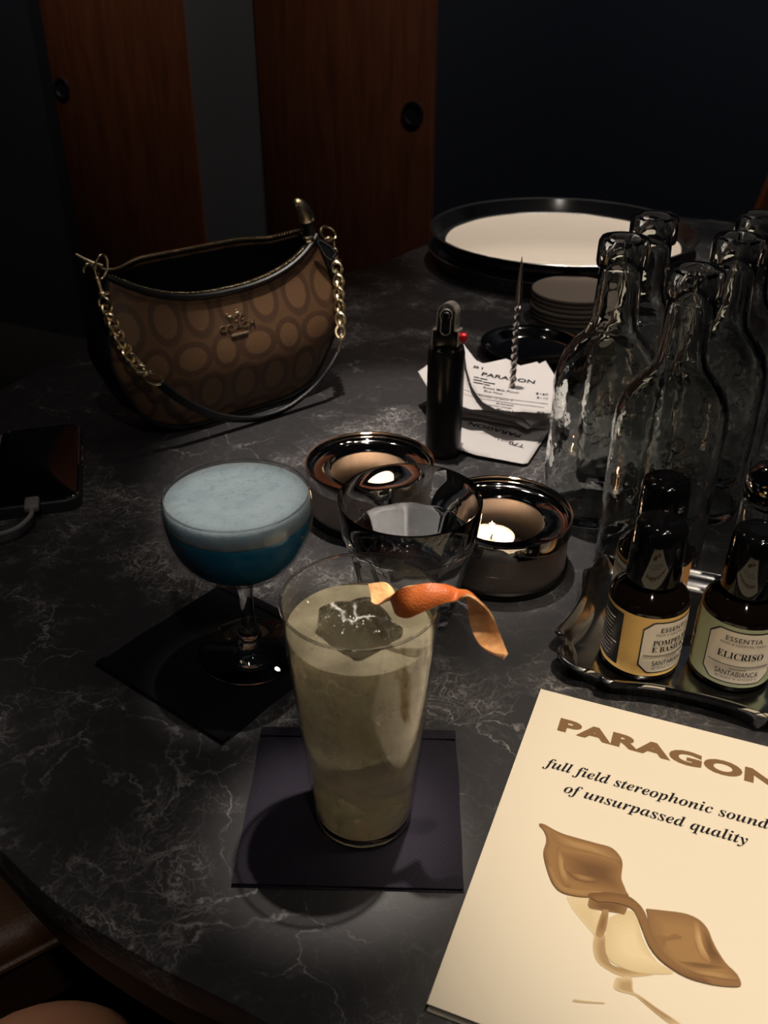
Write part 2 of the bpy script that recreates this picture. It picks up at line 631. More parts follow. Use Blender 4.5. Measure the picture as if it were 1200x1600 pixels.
def tube(bm, pts, rad, seg=8, closed=False, flat=1.0):
    """sweep a circle along a polyline; rad may be a list"""
    P = [Vector(p) for p in pts]
    n = len(P)
    R = rad if isinstance(rad, (list, tuple)) else [rad] * n
    rings = []
    prev = None
    for i in range(n):
        if closed:
            t = P[(i + 1) % n] - P[(i - 1) % n]
        else:
            t = P[min(i + 1, n - 1)] - P[max(i - 1, 0)]
        if t.length < 1e-9:
            t = Vector((0, 0, 1))
        t.normalize()
        if prev is None:
            a = Vector((0, 0, 1)) if abs(t.z) < 0.9 else Vector((1, 0, 0))
            u = (a - t * a.dot(t)).normalized()
        else:
            u = (prev - t * prev.dot(t))
            u = u.normalized() if u.length > 1e-6 else prev
        prev = u
        v = t.cross(u)
        rings.append([bm.verts.new(P[i] + (u * math.cos(2 * PI * k / seg) * flat + v * math.sin(2 * PI * k / seg)) * R[i]) for k in range(seg)])
    rng = range(n if closed else n - 1)
    for i in rng:
        A, B = rings[i], rings[(i + 1) % n]
        for k in range(seg):
            bm.faces.new((A[k], A[(k + 1) % seg], B[(k + 1) % seg], B[k]))
    if not closed:
        bm.faces.new(list(reversed(rings[0])))
        bm.faces.new(rings[-1])
    return bm


def box(bm, c, s, rot=None, bevel=0.0, seg=2):
    r = bmesh.ops.create_cube(bm, size=1.0)
    vs = r['verts']
    bmesh.ops.scale(bm, vec=s, verts=vs)
    if bevel > 0:
        es = list({e for v in vs for e in v.link_edges})
        rb = bmesh.ops.bevel(bm, geom=es, offset=bevel, segments=seg, affect='EDGES', profile=0.5)
        vs = list({v for f in rb['faces'] for v in f.verts} | {v for v in vs if v.is_valid})
        # collect the whole island
        todo, seen = list(vs), set(vs)
        while todo:
            v = todo.pop()
            for e in v.link_edges:
                w = e.other_vert(v)
                if w not in seen:
                    seen.add(w)
                    todo.append(w)
        vs = list(seen)
    if rot is not None:
        bmesh.ops.transform(bm, matrix=rot.to_4x4(), verts=vs)
    bmesh.ops.translate(bm, vec=c, verts=vs)
    return vs


def prism(bm, pts, z0, z1, bevel=0.0, seg=2):
    """extrude a 2-D outline between two heights"""
    a = [bm.verts.new((p[0], p[1], z0)) for p in pts]
    b = [bm.verts.new((p[0], p[1], z1)) for p in pts]
    n = len(pts)
    bm.faces.new(list(reversed(a)))
    top = bm.faces.new(b)
    for i in range(n):
        j = (i + 1) % n
        bm.faces.new((a[i], a[j], b[j], b[i]))
    bmesh.ops.recalc_face_normals(bm, faces=bm.faces)
    if bevel > 0:
        bmesh.ops.bevel(bm, geom=list(top.edges), offset=bevel, segments=seg, affect='EDGES', profile=0.5)
    return bm


def rrect(w, h, r, n=6):
    pts = []
    for cx, cy, a0 in ((w / 2 - r, h / 2 - r, 0), (-w / 2 + r, h / 2 - r, 90), (-w / 2 + r, -h / 2 + r, 180), (w / 2 - r, -h / 2 + r, 270)):
        for k in range(n + 1):
            a = math.radians(a0 + 90 * k / n)
            pts.append((cx + r * math.cos(a), cy + r * math.sin(a)))
    return pts


def text_geo(s, size=1.0, bold=0.0, sx=1.0, shear=0.0, align='LEFT', extrude=0.0, spacing=1.0):
    cu = bpy.data.curves.new('text', 'FONT')
    cu.body = s
    cu.size = size
    cu.offset = bold
    cu.shear = shear
    cu.extrude = extrude
    cu.align_x = align
    cu.space_character = spacing
    cu.resolution_u = 4
    o = bpy.data.objects.new('text', cu)
    C.objects.link(o)
    dg = bpy.context.evaluated_depsgraph_get()
    me = bpy.data.meshes.new_from_object(o.evaluated_get(dg))
    vs = [Vector((v.co.x * sx, v.co.y, v.co.z)) for v in me.vertices]
    fs = [tuple(p.vertices) for p in me.polygons]
    bpy.data.objects.remove(o)
    bpy.data.curves.remove(cu)
    bpy.data.meshes.remove(me)
    return vs, fs


def put_text(bm, geo, fn):
    vs, fs = geo
    nv = [bm.verts.new(fn(v)) for v in vs]
    for f in fs:
        try:
            bm.faces.new([nv[i] for i in f])
        except ValueError:
            pass


def width_of(geo):
    xs = [v.x for v in geo[0]]
    return min(xs), max(xs)


def fit_text(s, x0, x1, y, cap, fn, bm, **kw):
    """lettering whose ink runs from x0 to x1 with capitals cap high"""
    g = text_geo(s, **kw)
    a, b = width_of(g)
    ys = [v.y for v in text_geo('H' if s[0] < '\u2000' else s[0], **kw)[0]]
    k = (x1 - x0) / (b - a)
    ky = cap / max(max(ys), 1e-6)
    put_text(bm, g, lambda v: fn(x0 + (v.x - a) * k, y + v.y * ky))


def serif(s, italic=False):
    """bold serif letters"""
    out = ''
    for ch in s:
        if 'A' <= ch <= 'Z':
            out += chr((0x1D468 if italic else 0x1D400) + ord(ch) - 65)
        elif 'a' <= ch <= 'z':
            out += chr((0x1D482 if italic else 0x1D41A) + ord(ch) - 97)
        else:
            out += ch
    return out


def ngon(bm, pts):
    vs = [bm.verts.new(p) for p in pts]
    f = bm.faces.new(vs)
    bmesh.ops.triangulate(bm, faces=[f])


# ================================================================== SETTING
bm = bmesh.new()
box(bm, (0.2, 1.2, -0.02), (5.6, 5.6, 0.04))
struct('floor', bm, 'floor')

pr = Vector((0.072, 2.5))
wd = Vector((math.cos(math.radians(153.93)), math.sin(math.radians(153.93))))     # along the wall, to the left
wn = Vector((-wd.y, wd.x))
if wn.y > 0:
    wn = -wn                                                                        # towards the table
wang = math.atan2(-wd.y, -wd.x)


def wallbox(a0, a1, z0, z1, d0, d1, bevel=0.0):
    """box on the back wall: a runs to the right from the right-hand pull, d out of the wall"""
    bm = bmesh.new()
    mid = (a0 + a1) / 2
    rot = Matrix.Rotation(wang, 3, 'Z')
    box(bm, (0, 0, 0), (a1 - a0, d1 - d0, z1 - z0), None, bevel)
    c = pr - wd * mid + wn * (d0 + d1) / 2
    bmesh.ops.transform(bm, matrix=Matrix.Translation((c.x, c.y, (z0 + z1) / 2)) @ rot.to_4x4(), verts=bm.verts)
    return bm


struct('wall_back', wallbox(-2.4, 2.4, 0.0, 2.6, -0.13, -0.03), 'navy')
struct('trim_1', wallbox(-0.675, -0.452, 0.0, 2.5, -0.03, -0.006), 'strip')
PULLZ = 0.0694 + TZ
for nm, a0, a1, pa in (('door_1', -1.176, -0.675, -1.142), ('door_2', -0.452, 0.050, 0.0)):
    d = struct(nm, wallbox(a0, a1, 0.0, 2.4, -0.03, 0.0, 0.002), 'door')
    prof = [(0.0, 0.001), (0.021, 0.001), (0.022, 0.004), (0.029, 0.004), (0.030, 0.0)]
    b2 = lathe(prof, 32)
    c = pr - wd * pa
    rot = Matrix.Rotation(wang, 4, 'Z') @ Matrix.Rotation(PI / 2, 4, 'X')
    bmesh.ops.transform(b2, matrix=Matrix.Translation((c.x, c.y, PULLZ)) @ rot, verts=b2.verts)
    obj('recessed_pull', b2, 'pull', d)

# ------------------------------------------------------------------ table
ctrl = [(-0.209, 0.337), (-0.171, 0.306), (-0.116, 0.273), (-0.066, 0.2485), (0.02, 0.205), (0.20, 0.17), (0.45, 0.22), (0.72, 0.40), (0.92, 0.75),
        (0.98, 1.15), (0.84, 1.52), (0.55, 1.74), (0.25, 1.71), (0.08, 1.565), (-0.03, 1.42), (-0.28, 1.20), (-0.42, 0.98), (-0.455, 0.78), (-0.38, 0.56), (-0.28, 0.41)]
loop = [(p.x, p.y) for p in spl(ctrl + [ctrl[0]], 6)[:-1]]
t = thing('round_table', 'large round table with a black marble top veined in pale grey', 'table', (0.25, 0.95, 0))
t.location.z = 0
off = Vector((0.25, 0.95, 0))
loc_loop = [(p[0] - off.x, p[1] - off.y) for p in loop]
bm = bmesh.new()
prism(bm, loc_loop, TZ - 0.022, TZ, 0.002)
obj('tabletop', bm, 'marble', t)
bm = bmesh.new()
prism(bm, [(p[0] * 0.992, p[1] * 0.992) for p in loc_loop], TZ - 0.060, TZ - 0.0225)
obj('edge_band', bm, 'table_black', t)
obj('pedestal', lathe([(0, 0), (0.34, 0), (0.34, 0.015), (0.30, 0.03), (0.07, 0.06), (0.055, 0.12), (0.055, 0.62), (0.16, TZ - 0.0605), (0, TZ - 0.0605)], 48), 'table_black', t)

# ------------------------------------------------------------------ wooden chair beyond the table, right
p = Vector((0.813, 1.615))
ch = thing('wooden_chair', 'brown wooden chair at the far right, just peeking in beyond the bottles', 'chair', (p.x, p.y, -TZ), 0.0)
bm = bmesh.new()
box(bm, (0, 0, 0.44), (0.42, 0.42, 0.03), None, 0.008)
obj('seat', bm, 'chairwood', ch)
bm = bmesh.new()
prism(bm, [(-0.17, 0.0), (0.17, 0.0), (0.08, 0.40), (0.05, 0.43), (-0.05, 0.43), (-0.08, 0.40)], -0.01, 0.01, 0.004)
bmesh.ops.transform(bm, matrix=Matrix.Translation((0, 0.19, 0.46)) @ Matrix.Rotation(PI / 2, 4, 'X'), verts=bm.verts)
obj('backrest', bm, 'chairwood', ch)
for sx in (-1, 1):
    for sy in (-1, 1):
        bm = bmesh.new()
        tube(bm, [(sx * 0.19, sy * 0.19, 0.0), (sx * 0.17, sy * 0.17, 0.424)], [0.012, 0.018], 10)
        obj('leg', bm, 'chairwood', ch)

# ------------------------------------------------------------------ leather seat, bottom left
sc = Vector((-0.445, 0.565, -0.29))
st = thing('leather_stool', 'brown leather stool seat below the table edge at the lower left', 'stool', (sc.x, sc.y, -TZ), 0.6)
bm = bmesh.new()
prism(bm, rrect(0.34, 0.30, 0.06), 0.36, 0.45, 0.025, 4)
cu = obj('cushion', bm, 'seat', st)
bm = bmesh.new()
tube(bm, [(q[0], q[1], 0.428) for q in rrect(0.342, 0.302, 0.06, 8)], 0.004, 8, True)
obj('seam', bm, 'seat', cu)
for sx in (-1, 1):
    for sy in (-1, 1):
        bm = bmesh.new()
        tube(bm, [(sx * 0.13, sy * 0.11, 0.0), (sx * 0.11, sy * 0.09, 0.358)], [0.010, 0.014], 10)
        obj('leg', bm, 'table_black', st)

# ------------------------------------------------------------------ seated person (only a knee shows)
def skin_body(joints, edges, root):
    me = bpy.data.meshes.new('person_body')
    me.from_pydata([j[0] for j in joints], edges, [])
    o = bpy.data.objects.new('person_body', me)
    C.objects.link(o)
    md = o.modifiers.new('skin', 'SKIN')
    md.use_smooth_shade = True
    for i, j in enumerate(joints):
        v = me.skin_vertices[0].data[i]
        v.radius = j[1]
        v.use_root = (i == root)
    sd = o.modifiers.new('sub', 'SUBSURF')
    sd.levels = 3
    sd.render_levels = 3
    dg = bpy.context.evaluated_depsgraph_get()
    m2 = bpy.data.meshes.new_from_object(o.evaluated_get(dg))
    bpy.data.objects.remove(o)
    bm = bmesh.new()
    bm.from_mesh(m2)
    bpy.data.meshes.remove(m2)
    return bm


per = thing('person', 'seated person with one bare knee showing at the bottom left corner', 'person', (0, 0, -TZ))
J = [((-0.02, -0.34, 0.56), (0.11, 0.12)),        # 0 pelvis
     ((-0.12, -0.28, 0.55), (0.085, 0.085)),      # 1 left hip
     ((-0.175, -0.02, 0.545), (0.074, 0.074)),    # 2 thigh
     ((-0.212, 0.20, 0.556), (0.066, 0.066)),      # 3 thigh
     ((-0.215, 0.330, 0.552), (0.074, 0.066)),    # 4 knee
     ((-0.222, 0.360, 0.44), (0.048, 0.05)),      # 5 below knee
     ((-0.220, 0.30, 0.28), (0.050, 0.050)),      # 6 calf
     ((-0.215, 0.29, 0.09), (0.030, 0.030)),      # 7 ankle
     ((-0.215, 0.325, 0.035), (0.034, 0.026)),    # 8 foot
     ((-0.215, 0.43, 0.025), (0.036, 0.018)),     # 9 toes
     ((0.08, -0.28, 0.55), (0.085, 0.085)),
     ((0.125, -0.06, 0.545), (0.074, 0.074)),
     ((0.14, 0.06, 0.535), (0.062, 0.062)),
     ((0.145, 0.14, 0.515), (0.054, 0.056)),
     ((0.145, 0.165, 0.44), (0.048, 0.05)),
     ((0.145, 0.14, 0.28), (0.050, 0.050)),
     ((0.145, 0.14, 0.09), (0.030, 0.030)),
     ((0.145, 0.175, 0.035), (0.034, 0.026)),
     ((0.145, 0.28, 0.025), (0.036, 0.018))]
E_ = [(0, 1), (1, 2), (2, 3), (3, 4), (4, 5), (5, 6), (6, 7), (7, 8), (8, 9), (0, 10), (10, 11), (11, 12), (12, 13), (13, 14), (14, 15), (15, 16), (16, 17), (17, 18)]
body = obj('body', skin_body(J, E_, 0), 'skin', per)
J2 = [(J[0][0], (0.125, 0.135)), (J[1][0], (0.10, 0.10)), ((-0.155, -0.10, 0.545), (0.092, 0.092)), (J[10][0], (0.10, 0.10)), ((0.115, -0.10, 0.545), (0.092, 0.092))]
obj('shorts', skin_body(J2, [(0, 1), (1, 2), (0, 3), (3, 4)], 0), 'shorts', per)

# ================================================================== THINGS ON THE TABLE
# ------------------------------------------------------------------ handbag
BO = Vector((-0.169, 0.918, 0))
BA = math.radians(38)
beu = Vector((math.cos(BA), math.sin(BA), 0))
bev = Vector((-math.sin(BA), math.cos(BA), 0))
bag = thing('handbag', 'brown monogram shoulder bag with gold chain strap standing open on the table', 'handbag', BO, BA)


def bagpt(px, py, v):
    """point of the bag's own frame seen at a pixel, on the plane v in front of (or behind) its middle"""
    p = on_plane(px, py, BO + bev * v, bev) - BO
    return Vector((p.dot(beu), v, p.z))


def bag_L(t):
    return 0.110 + 0.026 * math.sin(PI * min(1.0, t * 1.6) * 0.5) - 0.020 * max(0, t - 0.4) / 0.6


def bag_point(s, t, side):
    """side -1 front, +1 back; s across, t up"""
    if side < 0:
        zt = 0.130 + 0.034 * abs(s) ** 2.4
        d = 0.030 + 0.016 * math.sin(PI * min(1, t * 1.05)) ** 1.2 - 0.006 * t
    else:
        zt = 0.158 + 0.006 * abs(s) ** 2.2 - 0.006 * math.exp(-((s + 0.80) / 0.16) ** 2) - 0.004 * math.exp(-((s - 0.72) / 0.2) ** 2)
        d = 0.030 + 0.010 * math.sin(PI * t) + 0.012 * t * (1 - abs(s) ** 2)
    d *= (1 - 0.55 * abs(s) ** 5 * (0.35 + 0.65 * t))
    zb = 0.002 + 0.030 * abs(s) ** 5
    z = zb + (zt - zb) * t
    x = s * bag_L(t)
    return Vector((x, side * d, z))


NS, NTT = 48, 24
for side, nm in ((-1, 'front_panel'), (1, 'back_panel')):
    bm = bmesh.new()
    g = [[bm.verts.new(bag_point(-1 + 2 * i / NS, j / NTT, side)) for i in range(NS + 1)] for j in range(NTT + 1)]
    for j in range(NTT):
        for i in range(NS):
            bm.faces.new((g[j][i], g[j][i + 1], g[j + 1][i + 1], g[j + 1][i]) if side < 0 else (g[j][i], g[j + 1][i], g[j + 1][i + 1], g[j][i + 1]))
    fp = obj(nm, bm, 'canvas', bag)
    md = fp.modifiers.new('thickness', 'SOLIDIFY')
    md.thickness = 0.0018
    md.offset = -1
    if side < 0:
        front = fp
# gusset: black leather strip down both ends and along the bottom
bm = bmesh.new()
path = [(-1, 1 - k / 16) for k in range(17)] + [(-1 + 2 * k / 32, 0) for k in range(1, 33)] + [(1, k / 16) for k in range(1, 17)]
rows = []
for s, tt in path:
    a, b = bag_point(s, tt, -1), bag_point(s, tt, 1)
    row = []
    for k in range(9):
        f = k / 8
        q = a.lerp(b, f)
        bl = math.sin(PI * f)
        q.x += 0.007 * bl * (1 if s > 0 else -1) * abs(s) ** 4
        row.append(bm.verts.new(q))
    rows.append(row)
for A, B in zip(rows[:-1], rows[1:]):
    for k in range(8):
        bm.faces.new((A[k], A[k + 1], B[k + 1], B[k]))
bmesh.ops.recalc_face_normals(bm, faces=bm.faces)
gs = obj('gusset', bm, 'bleather', bag)
md = gs.modifiers.new('thickness', 'SOLIDIFY')
md.thickness = 0.0016
# lining: the inside, drawn a little smaller
bm = bmesh.new()
gl = []
for j in range(13):
    ring = []
    tt = 0.06 + 0.90 * j / 12
    for i in range(25):
        q = bag_point(-0.985 + 1.97 * i / 24, tt, -1)
        ring.append(bm.verts.new((q.x * 0.985, q.y + 0.003, q.z + 0.002)))
    for i in range(25):
        q = bag_point(0.985 - 1.97 * i / 24, tt, 1)
        ring.append(bm.verts.new((q.x * 0.985, q.y - 0.003, q.z + 0.002)))
    gl.append(ring)
for A, B in zip(gl[:-1], gl[1:]):
    n = len(A)
    for i in range(n):
        bm.faces.new((A[i], B[i], B[(i + 1) % n], A[(i + 1) % n]))
bm.faces.new(gl[0])
obj('lining', bm, 'lining', bag)
# piping along the mouth and the panel borders
bm = bmesh.new()
tube(bm, [bag_point(-1 + 2 * k / 60, 1, -1) + Vector((0, -0.0008, 0.001)) for k in range(61)], 0.0026, 8)
obj('mouth_trim', bm, 'bleather', bag)
bm = bmesh.new()
tube(bm, [bag_point(-1 + 2 * k / 60, 1, 1) + Vector((0, 0.0008, 0.001)) for k in range(61)], 0.0014, 8)
obj('mouth_trim', bm, 'bleather', bag)
bm = bmesh.new()
tube(bm, [bag_point(s, tt, -1) + Vector((0, -0.0008, 0)) for s, tt in path], 0.0020, 8)
obj('piping', bm, 'bleather', bag)
# zip
zp = None
for side in (-1, 1):
    bm = bmesh.new()
    for k in range(88):
        s = -0.95 + 1.90 * k / 87
        q = bag_point(s, 1, side)
        q2 = bag_point(s + 0.01, 1, side)
        d = (q2 - q).normalized()
        rot = Vector((1, 0, 0)).rotation_difference(d).to_matrix()
        box(bm, q + Vector((0, -side * 0.0042, 0.0036)), (0.0019, 0.0036, 0.0020), rot, 0.0003, 1)
    z_ = obj('zip_teeth', bm, 'gold', bag)
    bm = bmesh.new()
    A = [bag_point(-0.97 + 1.94 * k / 50, 1, side) for k in range(51)]
    lo = [bm.verts.new(q + Vector((0, 0, 0.001))) for q in A]
    hi = [bm.verts.new(q + Vector((0, -side * 0.005, 0.0014))) for q in A]
    for k in range(50):
        bm.faces.new((lo[k], lo[k + 1], hi[k + 1], hi[k]))
    obj('zip_tape', bm, 'bleather', bag)
# stitching below the mouth
bm = bmesh.new()
for k in range(70):
    s = -0.94 + 1.88 * k / 69
    q = bag_point(s, 0.955, -1) + Vector((0, -0.0012, 0))
    q2 = bag_point(s + 0.012, 0.955, -1) + Vector((0, -0.0012, 0))
    tube(bm, [q, q2], 0.00035, 5)
obj('stitching', bm, 'seat', bag)

# gold lettering and the little carriage above it
def on_front(x, z, out):
    """nearest point of the front panel at local x, height z"""
    best = None
    lo, hi = 0.0, 1.0
    for _ in range(30):
        t_ = (lo + hi) / 2
        s = max(-1, min(1, x / bag_L(t_)))
        if bag_point(s, t_, -1).z < z:
            lo = t_
        else:
            hi = t_
    q = bag_point(max(-1, min(1, x / bag_L(lo))), lo, -1)
    return Vector((q.x, q.y - out, q.z))


pc = bagpt(379, 512, -0.045)
logo = None
bm = bmesh.new()
g = text_geo('COACH', 1.0, 0.012, 1.35, 0, 'CENTER', 0.0, 1.05)
a, b = width_of(g)
k = 0.040 / (b - a)
vs, fs = g
va = [bm.verts.new(on_front(pc.x + v.x * k, pc.z - 0.0035 + v.y * k * 0.95, 0.0016)) for v in vs]
newf = []
for f in fs:
    try:
        newf.append(bm.faces.new([va[i] for i in f]))
    except ValueError:
        pass
ex = bmesh.ops.extrude_face_region(bm, geom=newf)
bmesh.ops.translate(bm, vec=(0, 0.0014, 0), verts=[q for q in ex['geom'] if isinstance(q, bmesh.types.BMVert)])
bmesh.ops.recalc_face_normals(bm, faces=bm.faces)
logo = obj('gold_lettering', bm, 'gold', bag, smooth=0)
bm = bmesh.new()
tube(bm, [on_front(pc.x - 0.0095 + 0.019 * k / 8, pc.z - 0.0085, 0.0012) for k in range(9)], 0.0011, 8)
obj('gold_bar', bm, 'gold', bag)
bm = bmesh.new()
zc = pc.z + 0.0075
for wx in (0.001, 0.0075):
    tube(bm, [on_front(pc.x + wx + 0.0022 * math.cos(2 * PI * q / 14), zc - 0.001 + 0.0022 * math.sin(2 * PI * q / 14), 0.0012) for q in range(14)], 0.0005, 6, True)
for bx, bz, w_, h_ in ((0.0042, 0.0028, 0.0070, 0.0030), (0.0030, 0.0052, 0.0016, 0.0026), (-0.0052, 0.0012, 0.0058, 0.0022), (-0.0085, 0.0032, 0.0018, 0.0030)):
    box(bm, on_front(pc.x + bx, zc + bz, 0.0010), (w_, 0.0014, h_), None, 0.0003, 1)
for lx in (-0.0075, -0.0060, -0.0040, -0.0028):
    tube(bm, [on_front(pc.x + lx, zc + 0.0006, 0.001), on_front(pc.x + lx + 0.0006, zc - 0.0034, 0.001)], 0.0004, 5)
obj('gold_emblem', bm, 'gold', bag)

# strap: gold rings, clasps and curb chain at both ends, black leather between
V0 = -0.056
strap_px = [(248, 598), (285, 626), (330, 647), (372, 655), (410, 652), (450, 637), (490, 606), (515, 575), (530, 548)]
sp_pts = [bagpt(x, y, V0 - 0.004 if i not in (0, 8) else V0) for i, (x, y) in enumerate(strap_px)]
bm = bmesh.new()
P = spl(sp_pts, 8)
sec = [(-0.0046, 0.0016), (0.0046, 0.0016), (0.0046, -0.0016), (-0.0046, -0.0016)]
rings = []
for i, q in enumerate(P):
    tg = (P[min(i + 1, len(P) - 1)] - P[max(i - 1, 0)]).normalized()
    w_ = Vector((0, 1, 0)).cross(tg).normalized()
    n_ = tg.cross(w_)
    w2 = (w_ * 0.80 + n_ * 0.6).normalized()
    n2 = tg.cross(w2)
    e = 0.75 if i in (0, len(P) - 1) else 1.0
    rings.append([bm.verts.new(q + w2 * a * e + n2 * b) for a, b in sec])
for A, B in zip(rings[:-1], rings[1:]):
    for k in range(4):
        bm.faces.new((A[k], B[k], B[(k + 1) % 4], A[(k + 1) % 4]))
bm.faces.new(rings[0])
bm.faces.new(rings[-1])
bmesh.ops.recalc_face_normals(bm, faces=bm.faces)
strap = obj('strap', bm, 'bleather', bag)
md = strap.modifiers.new('round', 'BEVEL')
md.width = 0.0008
md.segments = 2


def oval_link(c, d, n, a, b, r):
    """oval ring centred c, long axis d, facing n"""
    d = d.normalized()
    n = (n - d * n.dot(d)).normalized()
    w_ = n.cross(d)
    bm = bmesh.new()
    tube(bm, [c + d * a * math.cos(2 * PI * k / 18) + w_ * b * math.sin(2 * PI * k / 18) for k in range(18)], r, 7, True)
    return bm


def chain(px, v0, v1, n, size):
    pts = [bagpt(x, y, v0 + (v1 - v0) * i / (len(px) - 1)) for i, (x, y) in enumerate(px)]
    P = spl(pts, 10)
    L = [0]
    for a, b in zip(P[:-1], P[1:]):
        L.append(L[-1] + (b - a).length)
    for k in range(n):
        tgt = L[-1] * (k + 0.5) / n
        i = max(1, next((j for j, l in enumerate(L) if l >= tgt), len(L) - 1))
        d = P[i] - P[i - 1]
        side = d.cross(Vector((0, 1, 0))).normalized()
        tilt = 0.62 if k % 2 else -0.62
        nrm = Vector((0, -1, 0)) * math.cos(tilt) + side * math.sin(tilt)
        dd = (d.normalized() + side * 0.22).normalized()
        obj('chain_link', oval_link(P[i], dd, nrm, size * 1.10, size * 0.80, size * 0.27), 'gold', bag)


chain([(161, 470), (172, 498), (190, 535), (208, 565), (226, 582)], -0.034, V0, 11, 0.0064)
chain([(526, 414), (529, 440), (530, 470), (532, 500), (532, 522)], -0.020, V0, 11, 0.0062)
for nm, (x, y), v, d, n, a, b, r in (
        ('strap_ring', (240, 591), V0, (1, 0, -0.55), (0.1, -0.8, 0.5), 0.0105, 0.0055, 0.0013),
        ('strap_ring', (531, 537), V0, (0.25, 0, 1), (0.8, -0.7, 0), 0.0110, 0.0058, 0.0014),
        ('side_ring', (158, 418), -0.016, (0.3, 0, 1), (0.5, -0.8, 0), 0.0115, 0.0090, 0.0012),
        ('side_ring', (513, 365), -0.010, (0.9, 0, -0.3), (0, -0.8, 0.5), 0.0100, 0.0075, 0.0014)):
    obj(nm, oval_link(bagpt(x, y, v), Vector(d), Vector(n), a, b, r), 'gold', bag)
# swivel clasps
for top, bot, v in (((147, 421), (159, 463), -0.026), ((521, 378), (525, 412), -0.016)):
    A, B = bagpt(*top, v), bagpt(*bot, v)
    bm = bmesh.new()
    tube(bm, [A.lerp(B, q) for q in (0, 0.25, 0.3, 0.8, 0.85, 1.0)], [0.0016, 0.0016, 0.0028, 0.0028, 0.0040, 0.0030], 10)
    d = (A - B).normalized()
    w_ = Vector((0, 1, 0)).cross(d).normalized()
    hook = [A + d * 0.006 * math.sin(q) + w_ * (0.005 * math.cos(q) - 0.005) for q in [PI * j / 10 for j in range(11)]]
    tube(bm, hook, 0.0014, 7)
    box(bm, B + Vector((0.004, 0, 0.002)), (0.006, 0.003, 0.003), None, 0.001, 2)
    obj('swivel_clasp', bm, 'gold', bag)
# tab with a gold tip at the right-hand end of the mouth
A, B, Cc = bagpt(486, 372, -0.004), bagpt(478, 345, 0.0), bagpt(458, 321, 0.002)
bm = bmesh.new()
tube(bm, spl([A + Vector((0, 0, -0.01)), A, B], 5), [0.009, 0.009, 0.009, 0.009, 0.0085, 0.008, 0.008, 0.0078, 0.0075, 0.0075, 0.0072], 12, flat=0.7)
obj('end_tab', bm, 'bleather', bag)
bm = bmesh.new()
tube(bm, spl([B, B + Vector((-0.002, 0, 0.009)), Cc + Vector((0.006, 0, 0.001)), Cc], 5), [0.0085, 0.0088, 0.0088, 0.0086, 0.0084, 0.008, 0.0078, 0.0074, 0.007, 0.0065, 0.006, 0.0055, 0.0048, 0.004, 0.003, 0.0012], 14)
obj('gold_tip', bm, 'gold', bag)
# the left-hand tip pokes out beyond the side ring
bm = bmesh.new()
tube(bm, [bagpt(118, 398, 0.0), bagpt(130, 405, -0.005), bagpt(146, 412, -0.012), bagpt(160, 416, -0.014)], [0.0016, 0.0022, 0.0022, 0.002], 8)
obj('gold_tip', bm, 'gold', bag)
# zip puller
z0, z1 = bagpt(493, 372, -0.022), bagpt(523, 404, -0.026)
d = (z1 - z0).normalized()
w_ = Vector((0, -1, 0)).cross(d).normalized()
L = (z1 - z0).length
bm = bmesh.new()
out = []
for k in range(25):
    a = 2 * PI * k / 24
    xx = 0.5 - 0.5 * math.cos(a)
    ww = (0.0035 + 0.0065 * xx ** 1.2) * (1 if a < PI else -1) * (math.sin(min(PI, max(0, (xx * 0.94 + 0.03) * PI))) ** 0.35)
    if k < 24:
        out.append((xx * L, ww))
prism(bm, out, -0.0012, 0.0012, 0.0006)
Mx = Matrix((d, w_, d.cross(w_))).transposed().to_4x4()
bmesh.ops.transform(bm, matrix=Matrix.Translation(z0) @ Mx, verts=bm.verts)
pull = obj('zip_pull', bm, 'bleather', bag)
bm = bmesh.new()
for k in range(24):
    a, b = out[k], out[(k + 1) % 24]
    cx, cy = L * 0.55, 0
    qa = Vector((cx + (a[0] - cx) * 0.78, cy + (a[1] - cy) * 0.75, -0.0015))
    qb = Vector((cx + (b[0] - cx) * 0.78, cy + (b[1] - cy) * 0.75, -0.0015))
    tube(bm, [qa, qa.lerp(qb, 0.65)], 0.0003, 5)
    qa.z = qb.z = 0.0015
    tube(bm, [qa, qa.lerp(qb, 0.65)], 0.0003, 5)
bmesh.ops.transform(bm, matrix=Matrix.Translation(z0) @ Mx, verts=bm.verts)
obj('stitching', bm, 'cable', pull)
bm = bmesh.new()
box(bm, bagpt(482, 374, -0.014), (0.011, 0.008, 0.006), None, 0.002, 2)
obj('zip_slider', bm, 'gold', bag)

# a pale card standing inside the bag
cd = thing('card', 'pale grey blue card poking up inside the open bag', 'card', BO + beu * -0.012 + bev * 0.004 + Vector((0, 0, 0.045)), BA)
bm = bmesh.new()
prism(bm, rrect(0.054, 0.085, 0.006), -0.0006, 0.0006)
bmesh.ops.transform(bm, matrix=Matrix.Translation((0, -0.012, 0.040)) @ Matrix.Rotation(math.radians(84), 4, 'X') @ Matrix.Rotation(-0.10, 4, 'Z'), verts=bm.verts)
obj('card_face', bm, mat('pale_card', s2l((150, 152, 170)), 0.5), cd)

